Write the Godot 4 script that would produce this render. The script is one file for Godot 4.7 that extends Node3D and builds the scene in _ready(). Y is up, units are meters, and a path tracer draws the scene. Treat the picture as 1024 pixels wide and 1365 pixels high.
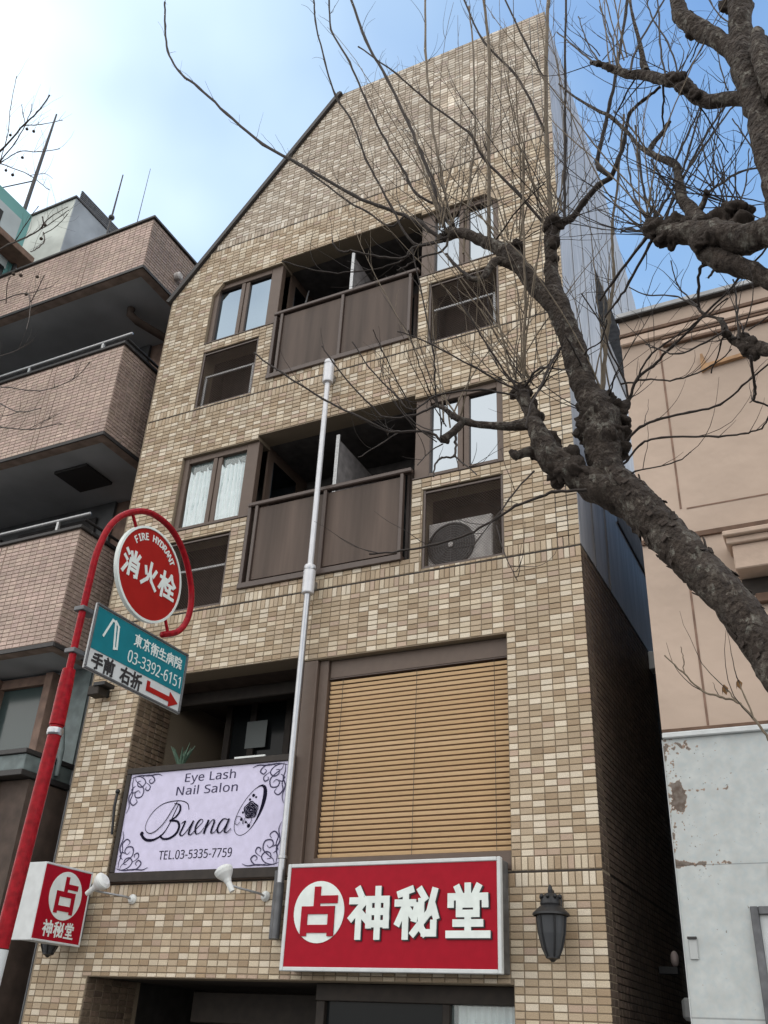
extends Node3D

# ------------------------------------------------------------------ mesh builder
class MB:
	var v := PackedVector3Array()
	var n := PackedVector3Array()
	var uv := PackedVector2Array()
	var ix := PackedInt32Array()
	var xf := Transform3D()

	func at(t: Transform3D) -> MB:
		xf = t
		return self

	# convex polygon, counter-clockwise seen from outside
	func face(p: Array) -> void:
		var q := []
		for a in p: q.append(xf * (a as Vector3))
		var nn: Vector3 = Vector3.ZERO
		for i in range(1, q.size() - 1):
			nn += (q[i] - q[0]).cross(q[i + 1] - q[0])
		nn = nn.normalized()
		var b := v.size()
		for i in q.size():
			v.append(q[i]); n.append(nn); uv.append(Vector2(i % 2, i / 2))
		for i in range(1, q.size() - 1):
			ix.append(b); ix.append(b + i + 1); ix.append(b + i)

	func quad_uv(a: Vector3, b: Vector3, c: Vector3, d: Vector3) -> void:
		var nn: Vector3 = (xf.basis * (b - a)).cross(xf.basis * (c - a)).normalized()
		var s := v.size()
		for p in [a, b, c, d]:
			v.append(xf * p); n.append(nn)
		uv.append(Vector2(0, 1)); uv.append(Vector2(1, 1)); uv.append(Vector2(1, 0)); uv.append(Vector2(0, 0))
		for k in [0, 2, 1, 0, 3, 2]: ix.append(s + k)

	func box(a: Vector3, c: Vector3) -> MB:
		var lo := Vector3(minf(a.x, c.x), minf(a.y, c.y), minf(a.z, c.z))
		var hi := Vector3(maxf(a.x, c.x), maxf(a.y, c.y), maxf(a.z, c.z))
		return prism([Vector2(lo.x, lo.y), Vector2(hi.x, lo.y), Vector2(hi.x, hi.y), Vector2(lo.x, hi.y)], lo.z, hi.z)

	# bevelled box
	func bbox(a: Vector3, c: Vector3, b: float) -> MB:
		var lo := Vector3(minf(a.x, c.x), minf(a.y, c.y), minf(a.z, c.z))
		var hi := Vector3(maxf(a.x, c.x), maxf(a.y, c.y), maxf(a.z, c.z))
		var m := (lo + hi) * 0.5
		var h := (hi - lo) * 0.5
		b = minf(b, minf(h.x, minf(h.y, h.z)) * 0.9)
		var pt := func(sx: float, sy: float, sz: float, ax: int) -> Vector3:
			var e := Vector3(h.x - b, h.y - b, h.z - b)
			e[ax] += b
			return m + Vector3(sx * e.x, sy * e.y, sz * e.z)
		for ax in 3:
			var u := (ax + 1) % 3
			var w := (ax + 2) % 3
			for s in [-1.0, 1.0]:
				var ps := []
				for k in [[-1.0, -1.0], [1.0, -1.0], [1.0, 1.0], [-1.0, 1.0]]:
					var sg := Vector3()
					sg[ax] = s; sg[u] = k[0]; sg[w] = k[1]
					ps.append(pt.call(sg.x, sg.y, sg.z, ax))
				if s < 0: ps.reverse()
				face(ps)
			# edges parallel to ax
			for su in [-1.0, 1.0]:
				for sw in [-1.0, 1.0]:
					var ps := []
					for k in [[-1.0, u], [1.0, u], [1.0, w], [-1.0, w]]:
						var sg := Vector3()
						sg[ax] = k[0]; sg[u] = su; sg[w] = sw
						ps.append(pt.call(sg.x, sg.y, sg.z, k[1]))
					if su * sw < 0: ps.reverse()
					face(ps)
		for sx in [-1.0, 1.0]:
			for sy in [-1.0, 1.0]:
				for sz in [-1.0, 1.0]:
					var ps := [pt.call(sx, sy, sz, 0), pt.call(sx, sy, sz, 1), pt.call(sx, sy, sz, 2)]
					if sx * sy * sz < 0: ps.reverse()
					face(ps)
		return self

	# extrude a polygon (x, y) from z0 to z1
	func prism(poly: Array, z0: float, z1: float) -> MB:
		var p := PackedVector2Array(poly)
		if Geometry2D.is_polygon_clockwise(p) == false: pass
		var area := 0.0
		for i in p.size(): area += p[i].cross(p[(i + 1) % p.size()])
		if area < 0: p.reverse()
		if p.size() <= 4:
			var f := []
			var k := []
			for q in p:
				f.append(Vector3(q.x, q.y, z1)); k.push_front(Vector3(q.x, q.y, z0))
			face(f); face(k)
		else:
			var t := Geometry2D.triangulate_polygon(p)
			for i in range(0, t.size(), 3):
				var a := p[t[i]]
				var b := p[t[i + 1]]
				var c := p[t[i + 2]]
				if (b - a).cross(c - a) < 0:
					var s := b
					b = c; c = s
				face([Vector3(a.x, a.y, z1), Vector3(b.x, b.y, z1), Vector3(c.x, c.y, z1)])
				face([Vector3(a.x, a.y, z0), Vector3(c.x, c.y, z0), Vector3(b.x, b.y, z0)])
		for i in p.size():
			var a := p[i]
			var b := p[(i + 1) % p.size()]
			face([Vector3(a.x, a.y, z0), Vector3(b.x, b.y, z0), Vector3(b.x, b.y, z1), Vector3(a.x, a.y, z1)])
		return self

	# smooth tube along points with radii; optional bumpy radius from noise
	func tube(pts: Array, rad: Array, sides := 8, noise: FastNoiseLite = null, amp := 0.0) -> MB:
		var b := v.size()
		var cnt := pts.size()
		var prev := Vector3.ZERO
		var side := Vector3.ZERO
		var run := 0.0
		for i in cnt:
			var t: Vector3 = ((pts[mini(i + 1, cnt - 1)] as Vector3) - (pts[maxi(i - 1, 0)] as Vector3)).normalized()
			if i == 0:
				side = t.cross(Vector3.UP if absf(t.y) < 0.9 else Vector3.RIGHT).normalized()
			else:
				side = (side - t * side.dot(t)).normalized()
				run += (pts[i] as Vector3).distance_to(pts[i - 1])
			var up := t.cross(side)
			for k in sides + 1:
				var a := TAU * k / sides
				var d := side * cos(a) + up * sin(a)
				var r: float = rad[i]
				if noise:
					var q: Vector3 = (pts[i] as Vector3) + d * r
					r *= 1.0 + amp * noise.get_noise_3dv(q)
				v.append(xf * ((pts[i] as Vector3) + d * r))
				n.append((xf.basis * d).normalized())
				uv.append(Vector2(float(k) / sides, run))
		for i in cnt - 1:
			for k in sides:
				var p0 := b + i * (sides + 1) + k
				var p1 := p0 + sides + 1
				for q in [p0, p1, p1 + 1, p0, p1 + 1, p0 + 1]: ix.append(q)
		for e in [0, cnt - 1]:
			var c := v.size()
			var t: Vector3 = ((pts[1] as Vector3) - (pts[0] as Vector3)).normalized() * -1.0 if e == 0 else ((pts[cnt - 1] as Vector3) - (pts[cnt - 2] as Vector3)).normalized()
			v.append(xf * (pts[e] as Vector3)); n.append(t); uv.append(Vector2())
			for k in sides:
				var p0: int = b + int(e) * (sides + 1) + k
				if e == 0:
					for q in [c, p0, p0 + 1]: ix.append(q)
				else:
					for q in [c, p0 + 1, p0]: ix.append(q)
		return self

	func bar(a: Vector3, c: Vector3, r: float, sides := 8) -> MB:
		return tube([a, c], [r, r], sides)

	# profile of (radius, height) turned about an axis
	func lathe(base: Vector3, axis: Vector3, prof: Array, sides := 20) -> MB:
		var pts := []
		var rad := []
		for q in prof:
			pts.append(base + axis.normalized() * q.y)
			rad.append(q.x)
		var z := axis.normalized()
		var x := z.cross(Vector3.UP if absf(z.y) < 0.9 else Vector3.RIGHT).normalized()
		var y := z.cross(x)
		for i in prof.size() - 1:
			var d: Vector2 = prof[i + 1] - prof[i]
			if d.length() < 1e-6: continue
			var nr := Vector2(d.y, -d.x).normalized()
			var s := v.size()
			for k in sides + 1:
				var a := TAU * k / sides
				var dir := x * cos(a) + y * sin(a)
				for j in 2:
					v.append(xf * (pts[i + j] + dir * rad[i + j]))
					n.append((xf.basis * (dir * nr.x + z * nr.y)).normalized())
					uv.append(Vector2(float(k) / sides, j))
			for k in sides:
				var p0 := s + k * 2
				for q in [p0, p0 + 1, p0 + 2, p0 + 2, p0 + 1, p0 + 3]: ix.append(q)
		return self

	# lumpy ball
	func blob(c: Vector3, r: Vector3, noise: FastNoiseLite, amp: float, rings := 12) -> MB:
		var b := v.size()
		var seg := rings * 2
		for i in rings + 1:
			var ph := PI * i / rings
			for k in seg + 1:
				var th := TAU * k / seg
				var d := Vector3(sin(ph) * cos(th), cos(ph), sin(ph) * sin(th))
				var g := 1.0
				if noise: g += amp * noise.get_noise_3dv(c + Vector3(d.x * r.x, d.y * r.y, d.z * r.z))
				v.append(xf * (c + Vector3(d.x * r.x, d.y * r.y, d.z * r.z) * g))
				n.append(d); uv.append(Vector2(float(k) / seg, float(i) / rings))
		for i in rings:
			for k in seg:
				var p0 := b + i * (seg + 1) + k
				var p1 := p0 + seg + 1
				for q in [p0, p1, p0 + 1, p0 + 1, p1, p1 + 1]: ix.append(q)
		return self

	func smooth() -> MB:   # recompute normals over welded positions (for bumpy shapes)
		var acc := {}
		for i in range(0, ix.size(), 3):
			var a := v[ix[i]]
			var fn := (v[ix[i + 2]] - a).cross(v[ix[i + 1]] - a)
			for k in 3:
				var key := (v[ix[i + k]] * 4000.0).round()
				acc[key] = acc.get(key, Vector3.ZERO) + fn
		for i in v.size():
			var key := (v[i] * 4000.0).round()
			if acc.has(key) and (acc[key] as Vector3).length() > 0.0: n[i] = (acc[key] as Vector3).normalized()
		return self

	func mesh() -> ArrayMesh:
		var arr := []
		arr.resize(Mesh.ARRAY_MAX)
		arr[Mesh.ARRAY_VERTEX] = v
		arr[Mesh.ARRAY_NORMAL] = n
		arr[Mesh.ARRAY_TEX_UV] = uv
		arr[Mesh.ARRAY_INDEX] = ix
		var m := ArrayMesh.new()
		m.add_surface_from_arrays(Mesh.PRIMITIVE_TRIANGLES, arr)
		return m

# ------------------------------------------------------------------ scene helpers
var M := {}
var tex := {}
var rng := RandomNumberGenerator.new()

func mb() -> MB:
	return MB.new()

func put(called: String, m: MB, material: Material, parent: Node = self) -> MeshInstance3D:
	var o := MeshInstance3D.new()
	o.name = called
	o.mesh = m.mesh()
	o.material_override = material
	parent.add_child(o, true)
	return o

func put_mesh(called: String, m: Mesh, material: Material, parent: Node, t := Transform3D()) -> MeshInstance3D:
	var o := MeshInstance3D.new()
	o.name = called
	o.mesh = m
	o.material_override = material
	o.transform = t
	parent.add_child(o, true)
	return o

func tag(o: Node, label: String, category: String, group := "", kind := "") -> Node:
	if label: o.set_meta("label", label)
	if category: o.set_meta("category", category)
	if group: o.set_meta("group", group)
	if kind: o.set_meta("kind", kind)
	return o

func thing(called: String, label: String, category: String, where := Vector3.ZERO, group := "") -> Node3D:
	var o := Node3D.new()
	o.name = called
	add_child(o, true)
	o.position = where
	tag(o, label, category, group)
	return o

func lin(r: float, g: float, b: float) -> Color:
	return Color(r, g, b).linear_to_srgb()

func mat(c: Color, rough := 0.8, metal := 0.0, grime := "", scale := 1.0) -> StandardMaterial3D:
	var m := StandardMaterial3D.new()
	m.albedo_color = c
	m.roughness = rough
	m.metallic = metal
	if grime:
		m.albedo_texture = tex[grime]
		m.uv1_triplanar = true
		m.uv1_world_triplanar = true
		m.uv1_scale = Vector3.ONE * scale
	return m

func noise_tex(freq: float, lo: float, hi: float, s: int, kind := FastNoiseLite.TYPE_SIMPLEX_SMOOTH, octaves := 5) -> NoiseTexture2D:
	var f := FastNoiseLite.new()
	f.seed = s; f.noise_type = kind; f.frequency = freq; f.fractal_octaves = octaves
	var t := NoiseTexture2D.new()
	t.width = 512; t.height = 512; t.seamless = true; t.noise = f
	var g := Gradient.new()
	g.set_color(0, Color(lo, lo, lo)); g.set_color(1, Color(hi, hi, hi))
	t.color_ramp = g
	return t

func normal_tex(freq: float, s: int, strength: float) -> NoiseTexture2D:
	var f := FastNoiseLite.new()
	f.seed = s; f.frequency = freq; f.fractal_octaves = 4
	var t := NoiseTexture2D.new()
	t.width = 512; t.height = 512; t.seamless = true; t.noise = f
	t.as_normal_map = true; t.bump_strength = strength
	return t

func bump(m: StandardMaterial3D, t: Texture2D, k: float) -> StandardMaterial3D:
	m.normal_enabled = true
	m.normal_texture = t
	m.normal_scale = k
	return m

# points from "x,y,z,r x,y,z,r ..."
func parse4(s: String) -> Array:
	var p := []
	var r := []
	for w in s.split(" ", false):
		var f := w.split_floats(",")
		p.append(Vector3(f[0], f[1], f[2])); r.append(f[3])
	return [p, r]

func spline(p: Array, r: Array, sub: int) -> Array:
	var q := []
	var s := []
	for i in p.size() - 1:
		var a: Vector3 = p[maxi(i - 1, 0)]
		var d: Vector3 = p[mini(i + 2, p.size() - 1)]
		for k in sub:
			var t := float(k) / sub
			q.append((p[i] as Vector3).cubic_interpolate(p[i + 1], a, d, t))
			s.append(lerpf(r[i], r[i + 1], t))
	q.append(p[-1]); s.append(r[-1])
	return [q, s]

# strokes of a written character: "x,y x,y;x,y x,y" in a box of 100, y down
func strokes(m: MB, data: String, o: Vector3, right: Vector3, up: Vector3, w: float, h: float, pen: float, depth: float, base := 0.0) -> void:
	var nn := right.cross(up).normalized()
	var k := 0
	for st in data.split(";", false):
		var pts := []
		for q in st.split(" ", false):
			var f := q.split_floats(",")
			pts.append(Vector2(f[0] / 100.0 * w, (1.0 - f[1] / 100.0) * h))
		for i in pts.size() - 1:
			var d: Vector2 = (pts[i + 1] - pts[i]).normalized() * pen * 0.5
			var s := Vector2(-d.y, d.x)
			var a: Vector2 = pts[i] - d
			var b: Vector2 = pts[i + 1] + d
			k += 1
			m.xf = Transform3D(Basis(right, up, nn), o)
			m.prism([a - s, b - s, b + s, a + s], base, base + depth + 0.00015 * k)
	m.xf = Transform3D()

# flat ribbon with a width at every point, in the plane (right, up)
func ribbon(m: MB, pts: Array, wid: Array, o: Vector3, right: Vector3, up: Vector3, depth: float) -> void:
	var nn := right.cross(up).normalized()
	m.xf = Transform3D(Basis(right, up, nn), o)
	for i in pts.size() - 1:
		var t0: Vector2 = ((pts[i + 1] as Vector2) - (pts[maxi(i - 1, 0)] as Vector2)).normalized()
		var t1: Vector2 = ((pts[mini(i + 2, pts.size() - 1)] as Vector2) - (pts[i] as Vector2)).normalized()
		var s0: Vector2 = Vector2(-t0.y, t0.x) * wid[i] * 0.5
		var s1: Vector2 = Vector2(-t1.y, t1.x) * wid[i + 1] * 0.5
		var e := depth + 0.00008 * i
		m.face([Vector3(pts[i].x - s0.x, pts[i].y - s0.y, e), Vector3(pts[i + 1].x - s1.x, pts[i + 1].y - s1.y, e), Vector3(pts[i + 1].x + s1.x, pts[i + 1].y + s1.y, e), Vector3(pts[i].x + s0.x, pts[i].y + s0.y, e)])
	m.xf = Transform3D()

func curve2(s: String, sc: Vector2, off: Vector2, sub := 8) -> Array:
	var p := []
	for w in s.split(" ", false):
		var f := w.split_floats(",")
		p.append(Vector2(f[0] * sc.x + off.x, off.y - f[1] * sc.y))
	var q := []
	for i in p.size() - 1:
		var a: Vector2 = p[maxi(i - 1, 0)]
		var d: Vector2 = p[mini(i + 2, p.size() - 1)]
		for k in sub: q.append((p[i] as Vector2).cubic_interpolate(p[i + 1], a, d, float(k) / sub))
	q.append(p[-1])
	return q

func words(txt: String, size: float, bold := false) -> TextMesh:
	var t := TextMesh.new()
	var f := SystemFont.new()
	f.font_names = PackedStringArray(["Droid Sans"])
	f.font_weight = 700 if bold else 400
	t.font = f
	t.text = txt
	t.font_size = 64
	t.pixel_size = size / 46.0     # cap height is about 46 units of a 64 point face
	t.depth = 0.002
	t.curve_step = 2.0
	t.horizontal_alignment = HORIZONTAL_ALIGNMENT_LEFT
	return t

const KANJI := {
	"extinguish": "12,12 24,22;6,38 18,46;6,92 24,62;60,6 60,34;38,14 46,30;84,12 74,30;38,40 38,94;38,40 84,40 84,90 76,92;38,57 84,57;38,73 84,73",
	"fire": "50,8 48,45 38,70 10,94;50,40 64,72 92,94;20,32 28,52;82,28 70,50",
	"plug": "8,30 42,30;25,6 25,96;25,34 6,72;25,38 42,60;68,6 58,24 42,40;68,6 80,26 96,38;52,46 86,46;50,68 88,68;69,46 69,90;44,90 96,90",
	"fortune": "46,5 46,48;46,25 90,25;16,48 16,95;16,48 84,48 84,95;16,88 84,88",
	"god": "22,4 28,14;6,26 40,26 6,60;24,46 24,96;28,50 42,62;50,24 50,74;50,24 94,24 94,74;50,48 94,48;50,72 94,72;72,4 72,96",
	"secret": "36,6 10,14;4,32 42,32;24,12 24,96;24,36 6,70;26,40 42,58;60,8 70,22;52,38 46,62;62,30 62,80 70,90 92,90 92,72;94,10 82,50 44,90;90,38 97,58",
	"hall": "50,2 50,18;26,6 32,18;74,4 66,18;10,22 10,36;10,22 90,22 90,36;30,36 70,36 70,54 30,54 30,36;22,72 78,72;50,56 50,92;6,93 94,93",
	"hand": "78,8 20,16;14,36 86,36;6,58 94,58;52,12 52,88 40,94",
	"before": "28,6 36,18;70,4 62,18;6,24 94,24;16,38 16,94;16,38 46,38 46,90;16,54 46,54;16,70 46,70;64,40 64,74;84,34 84,92 76,94",
	"right": "6,26 94,26;46,6 36,40 8,76;32,52 32,92;32,52 82,52 82,92;32,88 82,88",
	"turn": "4,30 40,30;24,6 24,90 14,92;4,66 40,52;84,8 54,20;54,16 54,56 44,92;54,46 96,46;78,46 78,96",
	"east": "8,18 92,18;50,4 50,96;22,32 22,64;22,32 78,32 78,64;22,48 78,48;22,64 78,64;46,66 8,92;54,66 92,92",
	"capital": "50,4 50,16;8,18 92,18;28,30 28,54;28,30 72,30 72,54;28,54 72,54;50,54 50,92 42,94;28,66 12,86;72,66 88,86",
	"guard": "22,6 6,26;24,28 6,50;17,44 17,96;34,18 66,18;50,6 46,32;32,32 68,32;38,44 38,58;38,44 62,44 62,58 38,58;32,70 68,70;50,58 50,96;74,16 96,16;72,40 98,40;86,40 86,92 80,94",
	"life": "26,10 10,44;20,30 90,30;14,60 86,60;50,6 50,92;4,92 96,92",
	"ill": "50,2 50,14;18,16 94,16;18,16 18,56 6,94;6,32 14,44;4,66 16,56;30,32 94,32;36,48 36,96;36,48 90,48 90,92;62,32 62,56 46,78;62,58 80,76",
	"house": "8,8 8,96;8,10 32,10 20,36 32,56 10,64;66,2 66,12;42,16 42,30;42,16 94,16 94,30;52,38 86,38;42,56 96,56;58,56 56,76 40,94;76,56 76,88 96,88 96,74",
}

# ------------------------------------------------------------------ where things stand (metres; facade plane at z = 0)
const XL := -8.37
const XR := -2.08
const TOP := 15.27
const JOINTS := [2.978, 6.13, 9.343, 12.515]
const TW := 0.12096
const PITCH := 0.0602
var holes := []       # openings in the facade: [x0, y0, x1, y1]

func roof_x(y: float) -> float:     # left edge of the facade at a height
	return XL if y < 11.69 else XL + (y - 11.69) * (2.82 / 3.58)

func sky_color(d: Vector3, fn: FastNoiseLite) -> Color:
	var sun := Vector3(-0.757, 0.587, -0.284)
	var e := clampf(d.y, 0.0, 1.0)
	var c := Color(0.035, 0.115, 0.30).lerp(Color(0.16, 0.34, 0.52), pow(1.0 - e, 1.7))
	var a := acos(clampf(d.dot(sun), -1.0, 1.0))
	var p := d / (0.45 + e)
	var big := fn.get_noise_3d(p.x * 70.0, p.y * 45.0, p.z * 70.0)
	var cl := big + fn.get_noise_3d(p.x * 210.0, p.y * 130.0, p.z * 210.0 + 40.0) * 0.3
	# milky air round the low sun, thinning with the angle from it
	var veil := clampf(exp(-pow(a / 0.74, 2.0)) * (1.0 + 1.9 * cl), 0.0, 1.0)
	c = c.lerp(Color(0.33, 0.425, 0.47), veil)
	# unseen cloud bank added streetward to light the facades; sky open over the roofs
	var open := exp(-pow(acos(clampf(d.dot(Vector3(0.30, 0.72, -0.62).normalized()), -1.0, 1.0)) / 0.62, 2.0))
	var open2 := exp(-pow(acos(clampf(d.dot(Vector3(-0.50, 0.74, -0.45).normalized()), -1.0, 1.0)) / 0.52, 2.0))
	var cover := smoothstep(-0.12, 0.34, 1.6 * cl + 0.32 - 0.80 * open - 0.42 * open2 + 0.45 * pow(1.0 - e, 2.5))
	var white := Color(1.08, 1.05, 1.01) * (0.80 + 0.30 * cl)
	white = white.lerp(Color(0.46, 0.485, 0.50), clampf(open + open2, 0.0, 1.0) * 0.85)
	c = c.lerp(white, cover)
	c = c + Color(1.0, 0.98, 0.94) * 0.95 * exp(-a * 5.2)
	if d.y < 0.0: c = c.lerp(Color(0.22, 0.22, 0.22), smoothstep(0.0, -0.08, d.y))
	return c

func make_sky() -> Sky:
	var fn := FastNoiseLite.new()
	fn.seed = 11; fn.frequency = 0.012; fn.fractal_octaves = 5
	var im := Image.create(1024, 512, false, Image.FORMAT_RGBF)
	for y in 512:
		var el := PI * 0.5 - PI * (y + 0.5) / 512.0
		for x in 1024:
			var az := (x + 0.5) / 1024.0 * TAU
			var d := Vector3(sin(az) * cos(el), sin(el), -cos(az) * cos(el))
			im.set_pixel(x, y, sky_color(d, fn))
	var p := PanoramaSkyMaterial.new()
	p.panorama = ImageTexture.create_from_image(im)
	var s := Sky.new()
	s.sky_material = p
	return s

func materials() -> void:
	tex.grime = noise_tex(0.012, 0.72, 1.0, 3)
	tex.fine = noise_tex(0.06, 0.8, 1.0, 5)
	tex.blotch = noise_tex(0.006, 0.84, 1.0, 8)
	tex.faint = noise_tex(0.02, 0.93, 1.0, 17)
	tex.scuff = noise_tex(0.03, 0.66, 1.0, 18)
	tex.dirty = noise_tex(0.004, 0.7, 1.0, 19)
	tex.wood = noise_tex(0.02, 0.7, 1.0, 14)
	var bumpy := normal_tex(0.05, 21, 4.0)
	var soft := normal_tex(0.012, 22, 3.0)
	M.grout = mat(lin(0.30, 0.24, 0.17), 0.95, 0.0, "fine", 2.0)
	M.tile = bump(mat(Color.WHITE, 0.55, 0.0, "fine", 3.0), bumpy, 0.5)
	M.tile.vertex_color_use_as_albedo = true
	M.tones = []
	for c in [lin(0.80, 0.70, 0.55), lin(0.71, 0.60, 0.44), lin(0.55, 0.432, 0.298), lin(0.49, 0.375, 0.245), lin(0.42, 0.305, 0.19), lin(0.54, 0.40, 0.295)]:
		M.tones.append(bump(mat(c, 0.55, 0.0, "fine", 3.0), bumpy, 0.5))
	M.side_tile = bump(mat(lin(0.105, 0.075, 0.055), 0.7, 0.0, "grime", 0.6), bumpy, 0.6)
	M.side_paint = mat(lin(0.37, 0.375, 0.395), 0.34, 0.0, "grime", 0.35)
	M.side_paint.uv1_scale = Vector3(1.2, 0.12, 1.2)
	M.grey_panel = mat(lin(0.19, 0.19, 0.2), 0.6, 0.0, "grime", 1.0)
	M.bronze = mat(lin(0.085, 0.06, 0.05), 0.42, 0.0, "faint", 0.7)
	M.bronze_panel = mat(lin(0.125, 0.092, 0.075), 0.42, 0.0, "faint", 0.7)
	M.brown_frame = mat(lin(0.115, 0.08, 0.061), 0.5, 0.1, "faint", 0.7)
	M.bronze_panel.metallic_specular = 0.3
	M.bronze_panel.albedo_texture = tex.dirty
	M.bronze_panel.uv1_scale = Vector3(1.6, 0.12, 1.6)
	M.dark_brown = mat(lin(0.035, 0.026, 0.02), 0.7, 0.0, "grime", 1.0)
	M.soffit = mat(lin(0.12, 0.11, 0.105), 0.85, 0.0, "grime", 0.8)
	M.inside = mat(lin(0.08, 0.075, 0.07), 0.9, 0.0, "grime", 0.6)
	M.mirror_glass = mat(lin(0.32, 0.36, 0.40), 0.04, 1.0)
	bump(M.mirror_glass, soft, 0.03)
	M.mirror_glass.uv1_triplanar = true
	M.blue_glass = mat(lin(0.21, 0.27, 0.33), 0.06, 1.0)
	M.glass = mat(Color(0.75, 0.85, 0.85, 0.12), 0.03)
	M.glass.transparency = BaseMaterial3D.TRANSPARENCY_ALPHA
	M.dark_glass = mat(lin(0.012, 0.014, 0.015), 0.12, 0.0)
	M.dark_glass.metallic_specular = 0.25
	M.curtain = mat(lin(0.78, 0.86, 0.87), 0.9, 0.0, "faint", 1.0)
	M.pole = mat(lin(0.42, 0.43, 0.45), 0.3, 0.9, "faint", 0.7)
	M.pole_white = mat(lin(0.66, 0.67, 0.70), 0.4, 0.25, "faint", 0.7)
	M.grey_metal = mat(lin(0.16, 0.165, 0.175), 0.5, 0.3, "grime", 1.0)
	M.black_iron = mat(lin(0.018, 0.019, 0.022), 0.45, 0.2, "fine", 3.0)
	M.wood = mat(lin(0.72, 0.46, 0.22), 0.6, 0.0, "faint", 1.2)
	M.red_face = mat(lin(0.36, 0.006, 0.02), 0.3, 0.0, "faint", 0.7)
	M.red_face.metallic_specular = 0.22
	M.red_paint = mat(lin(0.42, 0.012, 0.022), 0.22, 0.0, "scuff", 1.3)
	M.red_paint.metallic_specular = 0.22
	M.red_sign = mat(lin(0.36, 0.014, 0.012), 0.35, 0.0, "faint", 0.7)
	M.red_sign.metallic_specular = 0.22
	M.white_paint = mat(lin(0.74, 0.77, 0.76), 0.45, 0.0, "faint", 0.7)
	M.letter_white = mat(lin(0.76, 0.83, 0.80), 0.4, 0.0, "faint", 0.7)
	M.off_white = mat(lin(0.62, 0.65, 0.655), 0.5, 0.0, "faint", 0.7)
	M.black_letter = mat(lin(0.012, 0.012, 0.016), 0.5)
	M.teal = mat(lin(0.012, 0.19, 0.235), 0.35, 0.0, "faint", 0.7)
	M.teal.metallic_specular = 0.22
	M.lilac = mat(lin(0.63, 0.60, 0.80), 0.4, 0.0, "faint", 0.7)
	M.ink = mat(lin(0.01, 0.009, 0.022), 0.8)
	M.ink.metallic_specular = 0.15
	M.ink_soft = mat(lin(0.06, 0.055, 0.10), 0.8)
	M.ink_soft.metallic_specular = 0.15
	M.pink_tile = bump(mat(Color.WHITE, 0.6, 0.0, "blotch", 0.3), bumpy, 0.4)
	M.pink_tile.vertex_color_use_as_albedo = true
	M.pink_grout = mat(lin(0.42, 0.32, 0.265), 0.9, 0.0, "grime", 0.6)
	M.concrete_dark = mat(lin(0.46, 0.48, 0.50), 0.9, 0.0, "blotch", 0.25)
	M.left_wall = mat(lin(0.30, 0.20, 0.155), 0.8, 0.0, "grime", 0.6)
	M.brown_wall = mat(lin(0.10, 0.07, 0.055), 0.8, 0.0, "grime", 0.6)
	M.cap = mat(lin(0.05, 0.047, 0.047), 0.5, 0.3, "fine", 1.0)
	M.rail = mat(lin(0.50, 0.51, 0.52), 0.35, 0.6, "fine", 1.0)
	M.pale_teal = mat(lin(0.17, 0.215, 0.215), 0.6, 0.0, "grime", 0.7)
	M.stucco = bump(mat(lin(0.56, 0.44, 0.355), 0.92, 0.0, "blotch", 0.11), bumpy, 0.12)
	M.stucco_trim = bump(mat(lin(0.54, 0.415, 0.33), 0.9, 0.0, "faint", 0.5), bumpy, 0.15)
	M.groove = mat(lin(0.30, 0.19, 0.14), 0.9, 0.0, "grime", 0.6)
	M.dark_trim = mat(lin(0.17, 0.10, 0.065), 0.8, 0.0, "grime", 0.8)
	M.rust = mat(lin(0.50, 0.30, 0.16), 0.9, 0.0, "grime", 1.0)
	M.tower_white = mat(lin(0.66, 0.68, 0.64), 0.8, 0.0, "grime", 0.1)
	M.tower_white_shaded = mat(lin(0.36, 0.40, 0.44), 0.8, 0.0, "grime", 0.1)  # white wall with its side shade put into the colour
	M.tower_teal = mat(lin(0.12, 0.30, 0.28), 0.7, 0.0, "blotch", 0.1)
	M.asphalt = mat(lin(0.05, 0.05, 0.052), 0.95, 0.0, "grime", 0.3)
	M.paving = mat(lin(0.26, 0.25, 0.235), 0.9, 0.0, "grime", 0.5)
	M.ac_case = mat(lin(0.72, 0.69, 0.67), 0.6, 0.0, "grime", 1.0)
	# bark: flaking plates of a plane tree
	var cell := FastNoiseLite.new()
	cell.seed = 4; cell.noise_type = FastNoiseLite.TYPE_CELLULAR; cell.frequency = 0.028
	cell.cellular_return_type = FastNoiseLite.RETURN_CELL_VALUE
	cell.domain_warp_enabled = true; cell.domain_warp_amplitude = 28.0; cell.domain_warp_frequency = 0.02
	var bt := NoiseTexture2D.new()
	bt.width = 512; bt.height = 512; bt.seamless = true; bt.noise = cell
	var g := Gradient.new()
	g.interpolation_mode = Gradient.GRADIENT_INTERPOLATE_CONSTANT
	g.offsets = PackedFloat32Array([0.0, 0.26, 0.44, 0.60, 0.71, 0.77, 0.87])
	g.colors = PackedColorArray([lin(0.03, 0.021, 0.016), lin(0.044, 0.031, 0.023), lin(0.058, 0.043, 0.032), lin(0.038, 0.026, 0.02), lin(0.11, 0.09, 0.072), lin(0.17, 0.155, 0.13), lin(0.27, 0.265, 0.23)])
	bt.color_ramp = g
	M.bark = StandardMaterial3D.new()
	M.bark.albedo_texture = bt
	M.bark.uv1_triplanar = true; M.bark.uv1_world_triplanar = true
	M.bark.uv1_scale = Vector3(1.9, 1.3, 1.9)
	M.bark.roughness = 0.9
	M.bark.detail_enabled = true
	M.bark.detail_albedo = tex.grime
	M.bark.detail_blend_mode = BaseMaterial3D.BLEND_MODE_MUL
	bump(M.bark, normal_tex(0.035, 31, 12.0), 1.2)
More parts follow.
